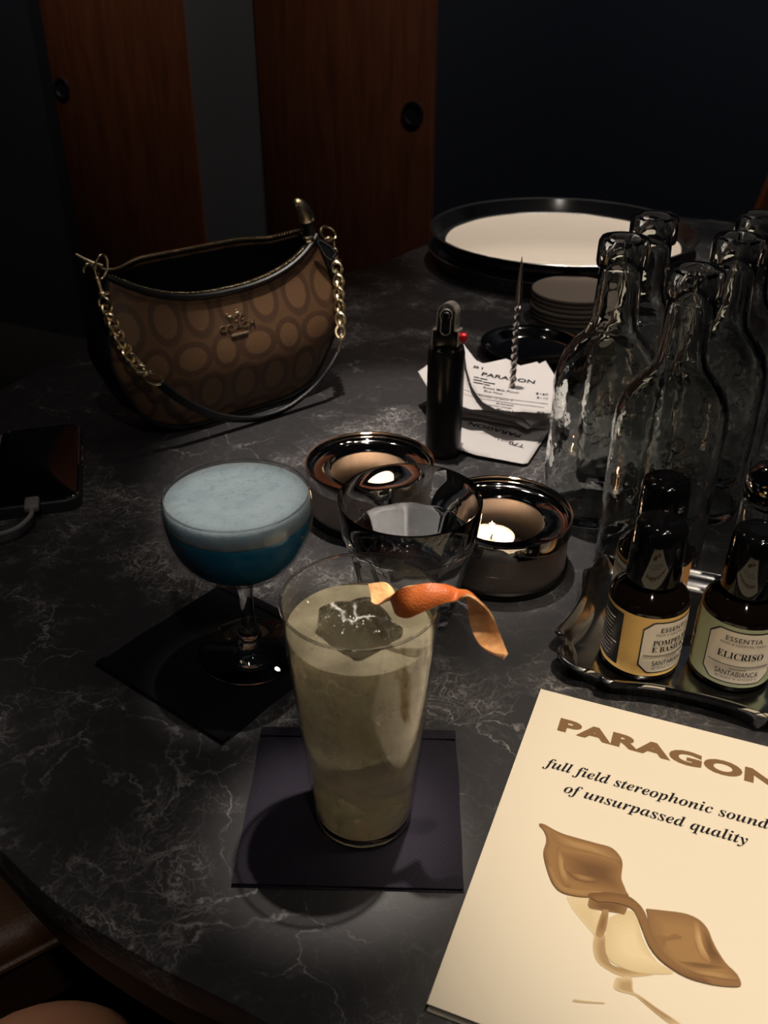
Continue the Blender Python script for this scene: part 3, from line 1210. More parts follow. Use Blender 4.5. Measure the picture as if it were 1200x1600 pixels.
# ------------------------------------------------------------------ phone and its cable
ph = thing('phone', 'black phone lying face up at the left edge beside the bag', 'phone', (0, 0, 0))
a = math.radians(15.5)
brc = at(126, 777, 0.012)
ux, uy = Vector((math.cos(a), math.sin(a), 0)), Vector((-math.sin(a), math.cos(a), 0))
pc_ = brc - ux * 0.039 + uy * 0.077
ph.location = (pc_.x, pc_.y, TZ)
ph.rotation_euler = (0, 0, a)
bm = bmesh.new()
prism(bm, rrect(0.078, 0.156, 0.013), 0.0, 0.012, 0.003, 3)
obj('phone_case', bm, 'case', ph)
bm = bmesh.new()
prism(bm, rrect(0.071, 0.149, 0.011), 0.0118, 0.0126, 0.0004)
obj('screen', bm, 'screen', ph)
bm = bmesh.new()
tube(bm, [(q[0], q[1], 0.0118) for q in rrect(0.0735, 0.1515, 0.012, 8)], 0.0010, 8, True)
obj('rim', bm, 'chrome', ph)
for y0, l_ in ((0.030, 0.012), (0.008, 0.022)):
    bm = bmesh.new()
    box(bm, (0.0392, y0, 0.006), (0.0016, l_, 0.003), None, 0.0006, 2)
    obj('side_button', bm, 'chrome', ph)
cb = thing('charging_cable', 'pale grey charging cable plugged into the bottom of the phone', 'cable', pc_ - uy * 0.0785, a)
bm = bmesh.new()
box(bm, (0, -0.010, 0.0055), (0.012, 0.019, 0.0062), None, 0.002, 3)
obj('plug', bm, 'cable', cb)
bm = bmesh.new()
tube(bm, spl([(0, -0.019, 0.0055), (-0.001, -0.030, 0.005), (-0.012, -0.045, 0.004), (-0.035, -0.050, 0.0032), (-0.075, -0.044, 0.0025), (-0.12, -0.03, 0.0025)], 8), 0.0021, 8)
obj('cord', bm, 'cable', cb)


# ------------------------------------------------------------------ cloth napkins
def napkin(name, label, c, w, h, rz, m, hems):
    n = thing(name, label, 'napkin', c, rz, None)
    bm = bmesh.new()
    NX, NY = 36, 36
    grid = []
    for j in range(NY + 1):
        row = []
        for i in range(NX + 1):
            x = -w / 2 + w * i / NX
            y = -h / 2 + h * j / NY
            e = max(abs(x) / (w / 2), abs(y) / (h / 2))
            z = 0.0016 + 0.0004 * mnoise.noise(Vector((x * 40, y * 40, 3.1 * rz)))
            if e > 0.97:
                z -= 0.0010
            row.append(bm.verts.new((x + 0.0008 * mnoise.noise(Vector((y * 30, 1, 0))), y + 0.0008 * mnoise.noise(Vector((x * 30, 5, 0))), z)))
        grid.append(row)
    for j in range(NY):
        for i in range(NX):
            bm.faces.new((grid[j][i], grid[j][i + 1], grid[j + 1][i + 1], grid[j + 1][i]))
    # skirt down to the table
    bd = [e for e in bm.edges if len(e.link_faces) == 1]
    ex = bmesh.ops.extrude_edge_only(bm, edges=bd)
    for q in ex['geom']:
        if isinstance(q, bmesh.types.BMVert):
            q.co.z = 0.0001
    obj('cloth', bm, m, n)
    for k, (y0, hh) in enumerate(hems):
        bm = bmesh.new()
        box(bm, (0, y0, 0.00235), (w - 0.001, hh, 0.0012), None, 0.0005, 2)
        obj('hem', bm, m, n)
    return n


n2 = [at(405, 1142), at(716, 1145), at(720, 1395), at(367, 1383)]
c2 = (n2[0] + n2[1] + n2[2] + n2[3]) / 4
napkin('cocktail_napkin', 'dark navy cloth napkin under the tall yellow drink', c2, 0.122, 0.116, math.radians(-1.6), 'napkin', ((0.0535, 0.0075), (-0.0535, 0.0080)))
nb = at(347, 1165)
ea = math.atan2(0.0618, -0.0813)
e1 = Vector((math.cos(ea), math.sin(ea), 0))
e2 = Vector((e1.y, -e1.x, 0))
c1 = nb + e1 * 0.062 + e2 * 0.061
napkin('cocktail_napkin', 'dark navy cloth napkin under the blue cocktail, turned cornerwise', c1, 0.124, 0.122, ea, 'napkin_shaded', ((0.0565, 0.0075), (-0.0565, 0.0075)))

# ------------------------------------------------------------------ tall yellow drink
HB = Vector((-0.0115, 0.362, 0.0024))
hg = thing('highball_glass', 'tall flared glass of pale yellow iced drink on the navy napkin', 'glass', HB)
HH = 0.1495
wall = 0.0011


def hr(z):
    return 0.0272 + (0.0393 - 0.0272) * (z / HH) ** 0.94


zs = [0.004 + (HH - 0.004) * k / 26 for k in range(27)]
prof = [(0, 0), (0.0245, 0), (0.0268, 0.0012)] + [(hr(z), z) for z in zs] + [(hr(HH) - 0.0006, HH + 0.0005)] + [(hr(z) - wall, z) for z in reversed(zs[1:])] + [(0.025, 0.0062), (0, 0.0060)]
obj('glass_body', lathe(prof, 96), 'thin', hg)
LZ = 0.1325
zl = [0.0075 + (LZ - 0.0075) * k / 24 for k in range(25)]
prof = [(0, 0.0064), (0.0235, 0.0066)] + [(hr(z) - wall - 0.0002, z) for z in zl] + [(hr(LZ) - wall - 0.003, LZ - 0.0004), (0, LZ - 0.0005)]
obj('drink', lathe(prof, 96), 'drink', hg)
obj('thick_base', lathe([(0, 0.0003), (0.0240, 0.0003), (0.0262, 0.0014), (0.0268, 0.0040), (0.0255, 0.0058), (0, 0.0058)], 64), 'stem', hg)
bm = bmesh.new()
tube(bm, [((hr(HH) - 0.0005) * math.cos(2 * PI * k / 96), (hr(HH) - 0.0005) * math.sin(2 * PI * k / 96), HH) for k in range(96)], 0.0007, 8, True)
obj('rim', bm, 'stem', hg)

# the ice block: a rough-cut clear slab, its corner standing out of the drink
ice = thing('ice_block', 'large clear ice block floating at the top of the yellow drink', 'ice', HB + Vector((-0.006, -0.002, 0.073)), 0.62)
bm = bmesh.new()
box(bm, (0, 0, 0.026), (0.032, 0.032, 0.086), Matrix.Rotation(0.15, 3, 'X') @ Matrix.Rotation(0.12, 3, 'Y'), 0.004, 3)
bmesh.ops.subdivide_edges(bm, edges=bm.edges, cuts=4, use_grid_fill=True)
for v in bm.verts:
    v.co += Vector((mnoise.noise(v.co * 90), mnoise.noise(v.co * 90 + Vector((7, 0, 0))), mnoise.noise(v.co * 90 + Vector((0, 9, 0))))) * 0.0032
obj('ice', bm, 'ice', ice, smooth=30)

# the orange peel: a twisted ribbon hanging over the rim
def ribbon(name, parent, rows, th, mo, mi, center):
    """rows of (edge A, edge B) -> two-faced strip: outer skin and inner pith"""
    A = spl([r[0] for r in rows], 8)
    B = spl([r[1] for r in rows], 8)
    n = len(A)
    K = 6
    bm1, bm2 = bmesh.new(), bmesh.new()
    top, bot = [], []
    for i in range(n):
        tg = (A[min(i + 1, n - 1)] - A[max(i - 1, 0)]) + (B[min(i + 1, n - 1)] - B[max(i - 1, 0)])
        w_ = B[i] - A[i]
        nn = tg.cross(w_)
        nn = nn.normalized() if nn.length > 1e-9 else Vector((0, 0, 1))
        ra, rb = [], []
        for k in range(K + 1):
            f = k / K
            q = A[i].lerp(B[i], f) - center
            bow = 0.0014 * math.sin(PI * f)
            hh = th * math.sin(PI * (0.08 + 0.84 * f)) ** 0.5
            ra.append(q + nn * (bow + hh * 0.5))
            rb.append(q + nn * (bow - hh * 0.5))
        top.append(ra)
        bot.append(rb)
    for bm_, g in ((bm1, top), (bm2, bot)):
        vv = [[bm_.verts.new(q) for q in row] for row in g]
        for i in range(n - 1):
            for k in range(K):
                bm_.faces.new((vv[i][k], vv[i + 1][k], vv[i + 1][k + 1], vv[i][k + 1]))
    # edge walls belong to the pith
    sk = bm2
    for g0, g1, k in ((top, bot, 0), (top, bot, K)):
        a_ = [sk.verts.new(r[k]) for r in g0]
        b_ = [sk.verts.new(r[k]) for r in g1]
        for i in range(n - 1):
            sk.faces.new((a_[i], a_[i + 1], b_[i + 1], b_[i]))
    for i in (0, n - 1):
        a_ = [sk.verts.new(q) for q in top[i]]
        b_ = [sk.verts.new(q) for q in bot[i]]
        for k in range(K):
            sk.faces.new((a_[k], a_[k + 1], b_[k + 1], b_[k]))
    obj('outer_skin', bm1, mo, parent, smooth=70)
    obj('pith', bm2, mi, parent, smooth=50)


pk = at(600, 940, 0.137)
peel = thing('orange_peel', 'twisted strip of orange peel hanging over the rim of the tall glass', 'garnish', pk)


def pp(x, y, Y):
    r = ray(x, y)
    tt = Y / r.y
    return Vector((0, 0, H)) + r * tt


rows = [(pp(581, 941, 0.364), pp(576, 913, 0.374)),
        (pp(591, 945, 0.360), pp(603, 911, 0.371)),
        (pp(606, 935, 0.353), pp(616, 926, 0.366)),
        (pp(628, 919, 0.351), pp(617, 956, 0.353)),
        (pp(650, 914, 0.352), pp(636, 966, 0.346)),
        (pp(672, 911, 0.352), pp(662, 956, 0.344)),
        (pp(697, 914, 0.354), pp(692, 943, 0.346)),
        (pp(714, 921, 0.357), pp(712, 939, 0.347)),
        (pp(728, 932, 0.359), pp(732, 930, 0.344)),
        (pp(733, 958, 0.352), pp(756, 946, 0.341)),
        (pp(737, 982, 0.344), pp(772, 968, 0.343)),
        (pp(748, 1006, 0.338), pp(782, 995, 0.346)),
        (pp(768, 1020, 0.336), pp(789, 1014, 0.345)),
        (pp(788, 1024, 0.338), pp(793, 1023, 0.342))]
ribbon('peel', peel, [(b, a) for a, b in rows], 0.0022, 'peel', 'pith', pk)

# ------------------------------------------------------------------ blue coupe
CB = Vector((-0.0925, 0.5025, 0.0024))
cg = thing('coupe_glass', 'stemmed coupe of blue cocktail topped with pale foam', 'glass', CB)
foot = [(0, 0.0), (0.034, 0.0), (0.0365, 0.0010), (0.0365, 0.0018), (0.030, 0.0030), (0.016, 0.0048), (0.0085, 0.0080), (0.0072, 0.0120), (0.0086, 0.0150), (0.0080, 0.0178), (0.0052, 0.0220),
        (0.0047, 0.034), (0.0046, 0.046), (0.0054, 0.056), (0.0078, 0.0635), (0.010, 0.0660), (0.0, 0.0664)]
obj('stem_and_foot', lathe(foot, 64), 'stem', cg)
bowl = [(0.0, 0.0665), (0.010, 0.0668), (0.0220, 0.0700), (0.0325, 0.0768), (0.0408, 0.0868), (0.0454, 0.0972), (0.0473, 0.1068), (0.0477, 0.1150), (0.0470, 0.1225), (0.0458, 0.1270)]
bo = [(p.x, p.y) for p in spl([(r, z) for r, z in bowl], 5)]
bi = [(max(r - 0.0011, 0), z + (0.0012 if r < 0.035 else 0.0006)) for r, z in bo]
obj('bowl', lathe(bo + [(bo[-1][0] - 0.0005, 0.1275)] + list(reversed(bi[:-1])), 96), 'thin', cg)
inner = [(max(r - 0.0014, 0), z + (0.0016 if r < 0.035 else 0.0006)) for r, z in bo]
cut = 0.1130
obj('cocktail', lathe([q for q in inner if q[1] < cut] + [(0.0460, cut), (0, cut)], 96), 'blue', cg)
fz = 0.1252
fp_ = [(0, cut + 0.0003), (0.0460, cut + 0.0003)] + [q for q in inner if cut + 0.001 < q[1] < fz - 0.0006] + [(0.0446, fz - 0.0003), (0.0420, fz - 0.0010)] + [(0.0405 * k / 14, fz - 0.0012 + 0.0004 * math.cos(k)) for k in range(14, -1, -1)]
obj('foam', lathe(fp_, 96), 'foam', cg)
bm = bmesh.new()
tube(bm, [(0.0455 * math.cos(2 * PI * k / 96), 0.0455 * math.sin(2 * PI * k / 96), 0.1272) for k in range(96)], 0.0006, 8, True)
obj('rim', bm, 'stem', cg)

# ------------------------------------------------------------------ faceted tumbler of water
WB = Vector((0.0178, 0.548, 0))
wg = thing('water_tumbler', 'faceted clear tumbler of water between the blue drink and the candle', 'glass', WB, 0.2)
WH = 0.100


def facet(amount):
    def fn(r, z, a):
        n = 9
        seg = 2 * PI / n
        da = (a % seg) - seg / 2
        poly = math.cos(seg / 2) / math.cos(da)
        rise = 0.074 - 0.012 * (abs(da) / (seg / 2)) ** 2
        k = max(0.0, min(1.0, (rise - z) / 0.006)) * max(0.0, min(1.0, (z - 0.004) / 0.006))
        return r * (1 + (poly - 1) * amount * k)
    return fn


ow = [(0, 0.0025), (0.022, 0.0018), (0.029, 0.0), (0.0315, 0.0015), (0.0330, 0.006)] + [(0.0330 + (0.0478 - 0.0330) * ((z - 0.006) / 0.068) ** 0.85, z) for z in [0.006 + 0.068 * k / 16 for k in range(1, 17)]] + [(0.0486, 0.080), (0.0494, 0.090), (0.0500, 0.0985)]
iw = [(0, 0.012), (0.024, 0.0122), (0.0285, 0.0150)] + [(0.0300 + (0.0452 - 0.0300) * ((z - 0.018) / 0.060) ** 0.9, z) for z in [0.018 + 0.060 * k / 12 for k in range(13)]] + [(0.0462, 0.084), (0.0474, 0.092), (0.0486, 0.0985)]
prof = ow + [(0.0497, 0.0998), (0.0490, 0.0998)] + list(reversed(iw))
obj('glass_body', lathe(prof, 108, fn=facet(1.0)), 'tumbler', wg)
wl = 0.070
wp = [(0, 0.0118), (0.0242, 0.0119), (0.0288, 0.0148)] + [(r + 0.0004, z) for r, z in iw[3:] if z < wl] + [(0.0441, wl), (0, wl)]
obj('water', lathe(wp, 108, fn=facet(1.0)), 'water', wg)


# ------------------------------------------------------------------ candle holders
def candle_holder(c, label):
    t = thing('candle_holder', label, 'candle holder', c, 0, 'perforated steel candle holders')
    r, h = 0.0552, 0.0488
    obj('base', lathe([(0, 0), (r - 0.002, 0), (r, 0.001), (r, 0.006), (r - 0.002, 0.0068), (0, 0.0068)], 96), 'mblack', t)
    obj('mesh_wall', lathe([(r - 0.0020, 0.0068), (r - 0.0020, 0.0375), (r - 0.0026, 0.0375), (r - 0.0026, 0.0068)], 128, True), 'mesh_outer', t)
    obj('inner_mesh', lathe([(0.0338, 0.0072), (0.0338, 0.0392), (0.0332, 0.0392), (0.0332, 0.0072)], 128, True), 'mesh_inner', t)
    obj('rim', lathe([(r, 0.0370), (r + 0.0002, 0.0470), (r - 0.0004, 0.0488), (r - 0.0016, 0.0486), (r - 0.0019, 0.0468), (r - 0.0017, 0.0448), (r - 0.0022, 0.0428), (r - 0.0042, 0.0412), (r - 0.0085, 0.0404), (0.0375, 0.0405),
                      (0.0345, 0.0410), (0.0336, 0.0400), (0.0344, 0.0390), (r - 0.006, 0.0388), (r - 0.003, 0.0370)], 128, True), 'chrome', t)
    return t


M['mesh_outer'] = mesh_metal('perforated_steel_wall', 170, 17, 0.031)
M['mesh_inner'] = mesh_metal('perforated_steel_sleeve', 120, 18, 0.031, (0.36, 0.31, 0.28))
ch1 = Vector((-0.0119, 0.698, 0))
ch2 = Vector((0.0911, 0.6167, 0))
k1 = candle_holder(ch1, 'candle holder behind the water tumbler, nearer the bag')
k2 = dup(k1, ch2, 'candle holder right of the water tumbler, its white wax and flame in view')


def tealight(c, label):
    t = thing('tealight_candle', label, 'candle', c, 0, 'lit tealights')
    obj('metal_cup', lathe([(0, 0), (0.0185, 0), (0.0190, 0.001), (0.0190, 0.0150), (0.0186, 0.0155), (0.0183, 0.0150), (0.0183, 0.002), (0, 0.002)], 48), 'chrome', t)
    obj('wax', lathe([(0, 0.0022), (0.0181, 0.0022), (0.0181, 0.0134), (0.0165, 0.0128), (0.006, 0.0122), (0, 0.0120)], 48), 'wax', t)
    bm = bmesh.new()
    tube(bm, [(0, 0, 0.012), (0.0004, 0, 0.015), (0.0012, 0, 0.0175)], 0.0006, 6)
    w_ = obj('wick', bm, 'mblack', t)
    obj('flame', lathe([(0, 0.0165), (0.0014, 0.0176), (0.0021, 0.0195), (0.0019, 0.0220), (0.0011, 0.0255), (0, 0.0290)], 20), 'flame', t)
    l = bpy.data.lights.new('candle_light', 'POINT')
    l.energy = 0.017
    l.color = (1.0, 0.66, 0.40)
    l.shadow_soft_size = 0.003
    o = bpy.data.objects.new('candle_light', l)
    o.location = (c[0], c[1], TZ + c[2] + 0.0315)
    C.objects.link(o)
    return t


tealight(ch1 + Vector((0.002, 0.006, 0.0070)), 'lit tealight in the candle holder nearer the bag, hidden by its rim')
tealight(ch2 + Vector((-0.006, 0.004, 0.0070)), 'lit tealight in the candle holder right of the water tumbler')

# ------------------------------------------------------------------ torch lighter
LB = Vector((0.0575, 0.806, 0))
lt = thing('torch_lighter', 'tall black torch lighter with a chrome head and red catch, standing upright', 'lighter', LB, -0.2)
obj('body', lathe([(0, 0), (0.0160, 0), (0.0172, 0.0012), (0.0172, 0.1040), (0.0160, 0.1090), (0.0125, 0.1105), (0, 0.1105)], 48), 'mblack', lt)
bm = bmesh.new()
box(bm, (0, 0.002, 0.1175), (0.020, 0.022, 0.015), None, 0.002, 2)
hd = obj('head_block', bm, 'mblack', lt)
bm = bmesh.new()          # chrome shroud: an arched channel, its open mouth tilted towards the viewer
arch = [(-0.0120, -0.013), (-0.0120, 0.0010), (-0.0086, 0.0014)] + [(-0.0086 * math.cos(PI * k / 14), 0.0150 + 0.0098 * math.sin(PI * k / 14)) for k in range(15)] + [(0.0086, 0.0014), (0.0120, 0.0010), (0.0120, -0.013)]
th_ = 0.0009
inn = [(-0.0111, -0.013), (-0.0111, 0.0001), (-0.0077, 0.0005)] + [(-0.0077 * math.cos(PI * k / 14), 0.0150 + 0.0088 * math.sin(PI * k / 14)) for k in range(15)] + [(0.0077, 0.0005), (0.0111, 0.0001), (0.0111, -0.013)]
full = arch + list(reversed(inn))
va = [bm.verts.new((x, -0.014, z)) for x, z in full]
vb = [bm.verts.new((x, 0.020, z)) for x, z in full]
n = len(full)
m_ = len(arch)
for i in range(n):
    j = (i + 1) % n
    bm.faces.new((va[i], va[j], vb[j], vb[i]))
for i in range(m_ - 1):
    for vv in (va, vb):
        bm.faces.new((vv[i], vv[i + 1], vv[n - 2 - i], vv[n - 1 - i]))
bmesh.ops.recalc_face_normals(bm, faces=bm.faces)
tilt = Matrix.Translation((0, 0, 0.125)) @ Matrix.Rotation(math.radians(-14), 4, 'X')
bmesh.ops.transform(bm, matrix=tilt, verts=bm.verts)
sh = obj('chrome_shroud', bm, 'brushed', lt)
bm = bmesh.new()
slot = [(0.0054 * math.cos(math.radians(a)), 0.0140 + 0.0054 * math.sin(math.radians(a))) for a in range(-36, 217, 14)] + \
       [(0.0044 * math.cos(math.radians(a)), 0.0012 + 0.0044 * math.sin(math.radians(a))) for a in range(164, 377, 14)]
SN = len(slot)
tube(bm, [(x, -0.0150, z) for x, z in slot], 0.0006, 6, True)
bmesh.ops.transform(bm, matrix=tilt, verts=bm.verts)
obj('nozzle_frame', bm, 'brushed', lt)
bm = bmesh.new()
v_ = [bm.verts.new((x * 0.98, -0.0138, 0.0095 + (z - 0.0095) * 0.98)) for x, z in slot]
w2 = [bm.verts.new((x * 0.98, 0.018, 0.0095 + (z - 0.0095) * 0.98)) for x, z in slot]
bm.faces.new(v_)
bm.faces.new(w2)
for i in range(SN):
    bm.faces.new((v_[i], v_[(i + 1) % SN], w2[(i + 1) % SN], w2[i]))
bmesh.ops.recalc_face_normals(bm, faces=bm.faces)
bmesh.ops.transform(bm, matrix=tilt, verts=bm.verts)
obj('nozzle_core', bm, 'mblack', lt)
bm = lathe([(0.0012, 0.0), (0.0034, 0.0), (0.0036, 0.003), (0.0028, 0.0046), (0.0012, 0.0046)], 24, True)
bmesh.ops.transform(bm, matrix=tilt @ Matrix.Translation((0, -0.0138, 0.0140)) @ Matrix.Rotation(PI / 2, 4, 'X'), verts=bm.verts)
obj('nozzle', bm, 'chrome', lt)
bm = bmesh.new()
box(bm, (0.0150, 0.003, 0.1175), (0.0060, 0.0065, 0.0085), None, 0.0022, 3)
obj('red_catch', bm, 'red', lt)

# ------------------------------------------------------------------ receipts on the spike
SP = Vector((0.130, 0.872, 0))
sk = thing('receipt_spike', 'twisted steel spike standing up through the pile of receipts', 'receipt spike', SP)
obj('base', lathe([(0, 0), (0.030, 0), (0.031, 0.001), (0.030, 0.0022), (0.004, 0.0030), (0, 0.0030)], 40), 'dsteel', sk)
bm = bmesh.new()
for ph_ in (0, PI):
    tube(bm, [(0.0016 * math.cos(ph_ + z * 380), 0.0016 * math.sin(ph_ + z * 380), z) for z in [0.002 + 0.128 * k / 140 for k in range(141)]], 0.0019, 8)
M['worn'] = mat('worn_steel', (0.52, 0.48, 0.45), 0.28, 1.0)
obj('twisted_rod', bm, 'worn', sk)
bm = bmesh.new()
tube(bm, [(0, 0, 0.128), (0, 0, 0.140), (0, 0, 0.155), (0, 0, 0.173)], [0.0032, 0.0030, 0.0022, 0.0003], 12)
obj('point', bm, 'worn', sk)


def receipt(label, poly, p0, slope, curl=0.0, lines=None, th=0.0002):
    """paper slip: pixel outline dropped on a sloping plane, curled a little"""
    n_ = Vector((-slope[0], -slope[1], 1)).normalized()
    c = Vector((0, 0, 0))
    pts = [on_plane(x, y, p0, n_) for x, y in poly]
    for q in pts:
        c += q / len(pts)
    o = thing('receipt', label, 'receipt', (c.x, c.y, c.z), 0, 'receipts on the spike')
    ax = Vector((1, 0, slope[0])).normalized()
    ay = n_.cross(ax)

    def curlz(q):
        d = q - c
        u, v = d.dot(ax), d.dot(ay)
        return d + n_ * (curl * (u * u * 0.6 + v * v) / 0.1)
    bm = bmesh.new()
    f = bm.faces.new([bm.verts.new(q) for q in pts])
    bmesh.ops.triangulate(bm, faces=[f])
    for _ in range(3):
        bmesh.ops.subdivide_edges(bm, edges=bm.edges, cuts=1, use_grid_fill=True)
    for v in bm.verts:
        v.co = curlz(v.co)
    bmesh.ops.recalc_face_normals(bm, faces=bm.faces)
    pa = obj('paper', bm, 'paper', o, smooth=60)
    md = pa.modifiers.new('thickness', 'SOLIDIFY')
    md.thickness = th
    md.offset = -1
    if lines:
        bm = bmesh.new()
        A, B = (on_plane(*q, p0, n_) for q in lines['axis'])
        ex = (B - A).normalized()
        ey = n_.cross(ex)
        L = (B - A).length

        def fn(x, y):
            q = A + ex * x * L + ey * y * L
            return curlz(q) + n_ * 0.0007
        for s, x0, x1, y, cap, kw in lines['text']:
            if s == '-':
                tube(bm, [fn(x0, y), fn((x0 + x1) / 2, y), fn(x1, y)], cap * L, 4)
            else:
                fit_text(s, x0, x1, y, cap, fn, bm, **kw)
        obj('lettering', bm, 'ink', o, smooth=0)
    return o


BOLD = dict(bold=0.02, sx=1.5)
TXT = dict(bold=0.004)
top_poly = [(724, 545), (744, 566), (755, 570), (791, 563), (813, 573), (839, 568), (842, 571), (852, 567), (868, 591), (861, 652), (840, 651), (817, 648), (792, 648), (773, 643), (755, 632), (745, 619), (737, 605), (729, 579)]
receipt('topmost receipt on the spike, facing up with the bold heading by the rod', top_poly, (0.130, 0.872, 0.040), (0.0, 0.16), 0.10,
        dict(axis=((752, 588), (835, 601)), text=[
            ('PARAGON', 0.0, 1.0, 0.0, 0.115, BOLD), ('B1', -0.20, -0.02, 0.20, 0.075, TXT),
            ('-', -0.12, -0.02, -0.10, 0.010, None), ('-', 0.0, 0.14, -0.11, 0.010, None), ('-', -0.11, 0.06, -0.19, 0.010, None), ('-', 0.08, 0.30, -0.21, 0.010, None), ('-', -0.09, 0.10, -0.28, 0.010, None), ('-', 0.12, 0.22, -0.29, 0.010, None),
            ('Rosas Milk Punch', 0.12, 0.78, -0.42, 0.070, TXT), ('$160', 1.08, 1.30, -0.36, 0.070, TXT),
            ('Blue Note', 0.16, 0.50, -0.54, 0.070, TXT), ('$110', 1.12, 1.32, -0.50, 0.070, TXT),
            ('Number of items: 2', 0.10, 0.72, -0.72, 0.055, TXT), ('-', 0.0, 1.35, -0.66, 0.004, None), ('Subtotal', 0.46, 0.76, -0.90, 0.06, TXT),
            ('10% service charge', 0.20, 0.76, -1.00, 0.055, TXT), ('-', 0.12, 1.3, -0.80, 0.004, None),
            ('Total', 0.50, 0.80, -1.16, 0.10, dict(bold=0.02)), ('$2', 1.20, 1.34, -1.06, 0.09, dict(bold=0.02))]))
receipt('plain receipt showing a white corner left of the lighter', [(653, 582), (668, 572), (700, 560), (725, 577), (735, 606), (752, 634), (770, 643), (772, 642), (735, 641), (722, 636), (706, 628), (668, 606)], (0.10, 0.865, 0.031), (0.0, 0.14), 0.05,
        dict(axis=((722, 600), (760, 612)), text=[('-', -0.1, 1.0, -0.35, 0.006, None), ('-', -0.3, 1.1, -0.6, 0.005, None)]))
receipt('middle receipt with a folded edge, between the topmost and the lowest', [(700, 600), (760, 590), (860, 600), (866, 650), (846, 656), (830, 664), (816, 652), (770, 642), (715, 630)], (0.130, 0.872, 0.026), (0.0, 0.10), -0.03)
receipt('crumpled receipt in the dark middle of the pile, its edge curling left', [(690, 610), (760, 600), (868, 612), (872, 656), (845, 662), (824, 672), (806, 660), (750, 648), (700, 640)], (0.130, 0.872, 0.019), (0.03, 0.07), 0.05)
receipt('thin receipt second from the bottom of the pile, its edges in shadow', [(685, 616), (770, 605), (870, 618), (876, 662), (852, 670), (815, 668), (750, 655), (692, 648)], (0.130, 0.872, 0.012), (-0.02, 0.05), 0.02)
receipt('lowest receipt, upside down, ending in a pointed front corner', [(690, 640), (760, 620), (872, 640), (872, 655), (858, 672), (825, 723), (818, 725), (760, 714), (744, 711), (716, 702), (690, 694)], (0.130, 0.80, 0.0045), (0.0, 0.035), 0.0,
        dict(axis=((815, 680), (735, 660)), text=[('PARAGON', 0.0, 1.0, 0.0, 0.125, BOLD), ('T70', -0.20, 0.08, 0.33, 0.10, TXT)]))

# ------------------------------------------------------------------ small round tray behind the receipts
sd = thing('small_tray', 'small dark mirror-bright round dish behind the receipts', 'dish', (0.182, 1.068, 0))
obj('dish', lathe([(0, 0), (0.045, 0), (0.050, 0.001), (0.058, 0.008), (0.0640, 0.0115), (0.0648, 0.0128), (0.0636, 0.0130), (0.056, 0.0100), (0.049, 0.0032), (0.044, 0.0018), (0, 0.0018)], 96), 'dsteel', sd)

# ------------------------------------------------------------------ coasters
cs = thing('coaster', 'grey brown round coaster, topmost of the stack behind the bottles', 'coaster', (0.253, 1.205, 0.0315), 0, 'stack of round coasters')
obj('disc', lathe([(0, 0), (0.0545, 0), (0.0562, 0.0010), (0.0568, 0.0026), (0.0562, 0.0044), (0.0545, 0.0054), (0, 0.0056)], 72), 'coaster', cs)
nth = ['second', 'third', 'fourth', 'fifth', 'sixth']
for k in range(5):
    dup(cs, (0.253 + 0.0012 * math.sin(k * 2.1), 1.205 + 0.0012 * math.cos(k * 1.7), 0.0315 - 0.0063 * (k + 1)), 'grey brown round coaster, %s from the top of its stack' % nth[k])

# ------------------------------------------------------------------ the pair of big round trays with a paper liner
TC = (0.275, 1.462)


def round_tray(z, label):
    t = thing('serving_tray', label, 'tray', (TC[0], TC[1], z), 0, 'stacked round serving trays')
    obj('tray_body', lathe([(0, 0.0), (0.188, 0.0), (0.193, 0.001), (0.199, 0.012), (0.2035, 0.0215), (0.2060, 0.0228), (0.2068, 0.0240), (0.2055, 0.0246), (0.2010, 0.0232), (0.1965, 0.0130), (0.191, 0.0028), (0.186, 0.0016), (0, 0.0016)], 160), 'silver', t)
    return t


t1 = round_tray(0.0, 'lower of the two big round silver trays at the back')
t2 = dup(t1, (TC[0] + 0.003, TC[1] + 0.002, 0.0262), 'upper of the two big round silver trays, holding the paper liner')
ln = thing('paper_liner', 'round cream paper liner lying in the upper silver tray', 'paper', (TC[0] + 0.003, TC[1] + 0.002, 0.0282))
obj('sheet', lathe([(0, 0.0008)] + [(0.181 * k / 16, 0.0006 + 0.0005 * math.sin(k * 0.9)) for k in range(1, 16)] + [(0.1815, 0.0014), (0.1815, 0.0009), (0, 0.0002)], 160, fn=lambda r, z, a: r * (1 - (0.010 * (0.5 + 0.5 * math.sin(5 * a + 1)) * (0.5 + 0.5 * math.sin(11 * a)) if r > 0.17 else 0))), 'liner', ln)

# ------------------------------------------------------------------ the five clear bottles
BR, BD = 0.0418, 0.0330


def bottle_profile():
    o_ = [(0.030, 0.0), (0.040, 0.0012), (BR, 0.006), (BR + 0.0004, 0.05), (BR, 0.110), (0.0425, 0.120), (0.0405, 0.134), (0.0360, 0.147), (0.0285, 0.157), (0.0215, 0.1635), (0.0188, 0.170), (0.0176, 0.180), (0.0168, 0.198), (0.0162, 0.2130),
          (0.0156, 0.2150), (0.0188, 0.2165), (0.0195, 0.2200), (0.0195, 0.2300), (0.0190, 0.2345), (0.0175, 0.2374)]
    i_ = [(0.0125, 0.2376), (0.0112, 0.2350), (0.0110, 0.2150), (0.0115, 0.198), (0.0122, 0.180), (0.0140, 0.170), (0.0178, 0.1620), (0.0255, 0.1535), (0.0330, 0.1435), (0.0372, 0.132), (0.0392, 0.119), (0.0395, 0.10), (0.0395, 0.05), (0.0388, 0.0125), (0.034, 0.0085)]
    return o_, i_


o_, i_ = bottle_profile()


def bshape(r, z, a):
    return r


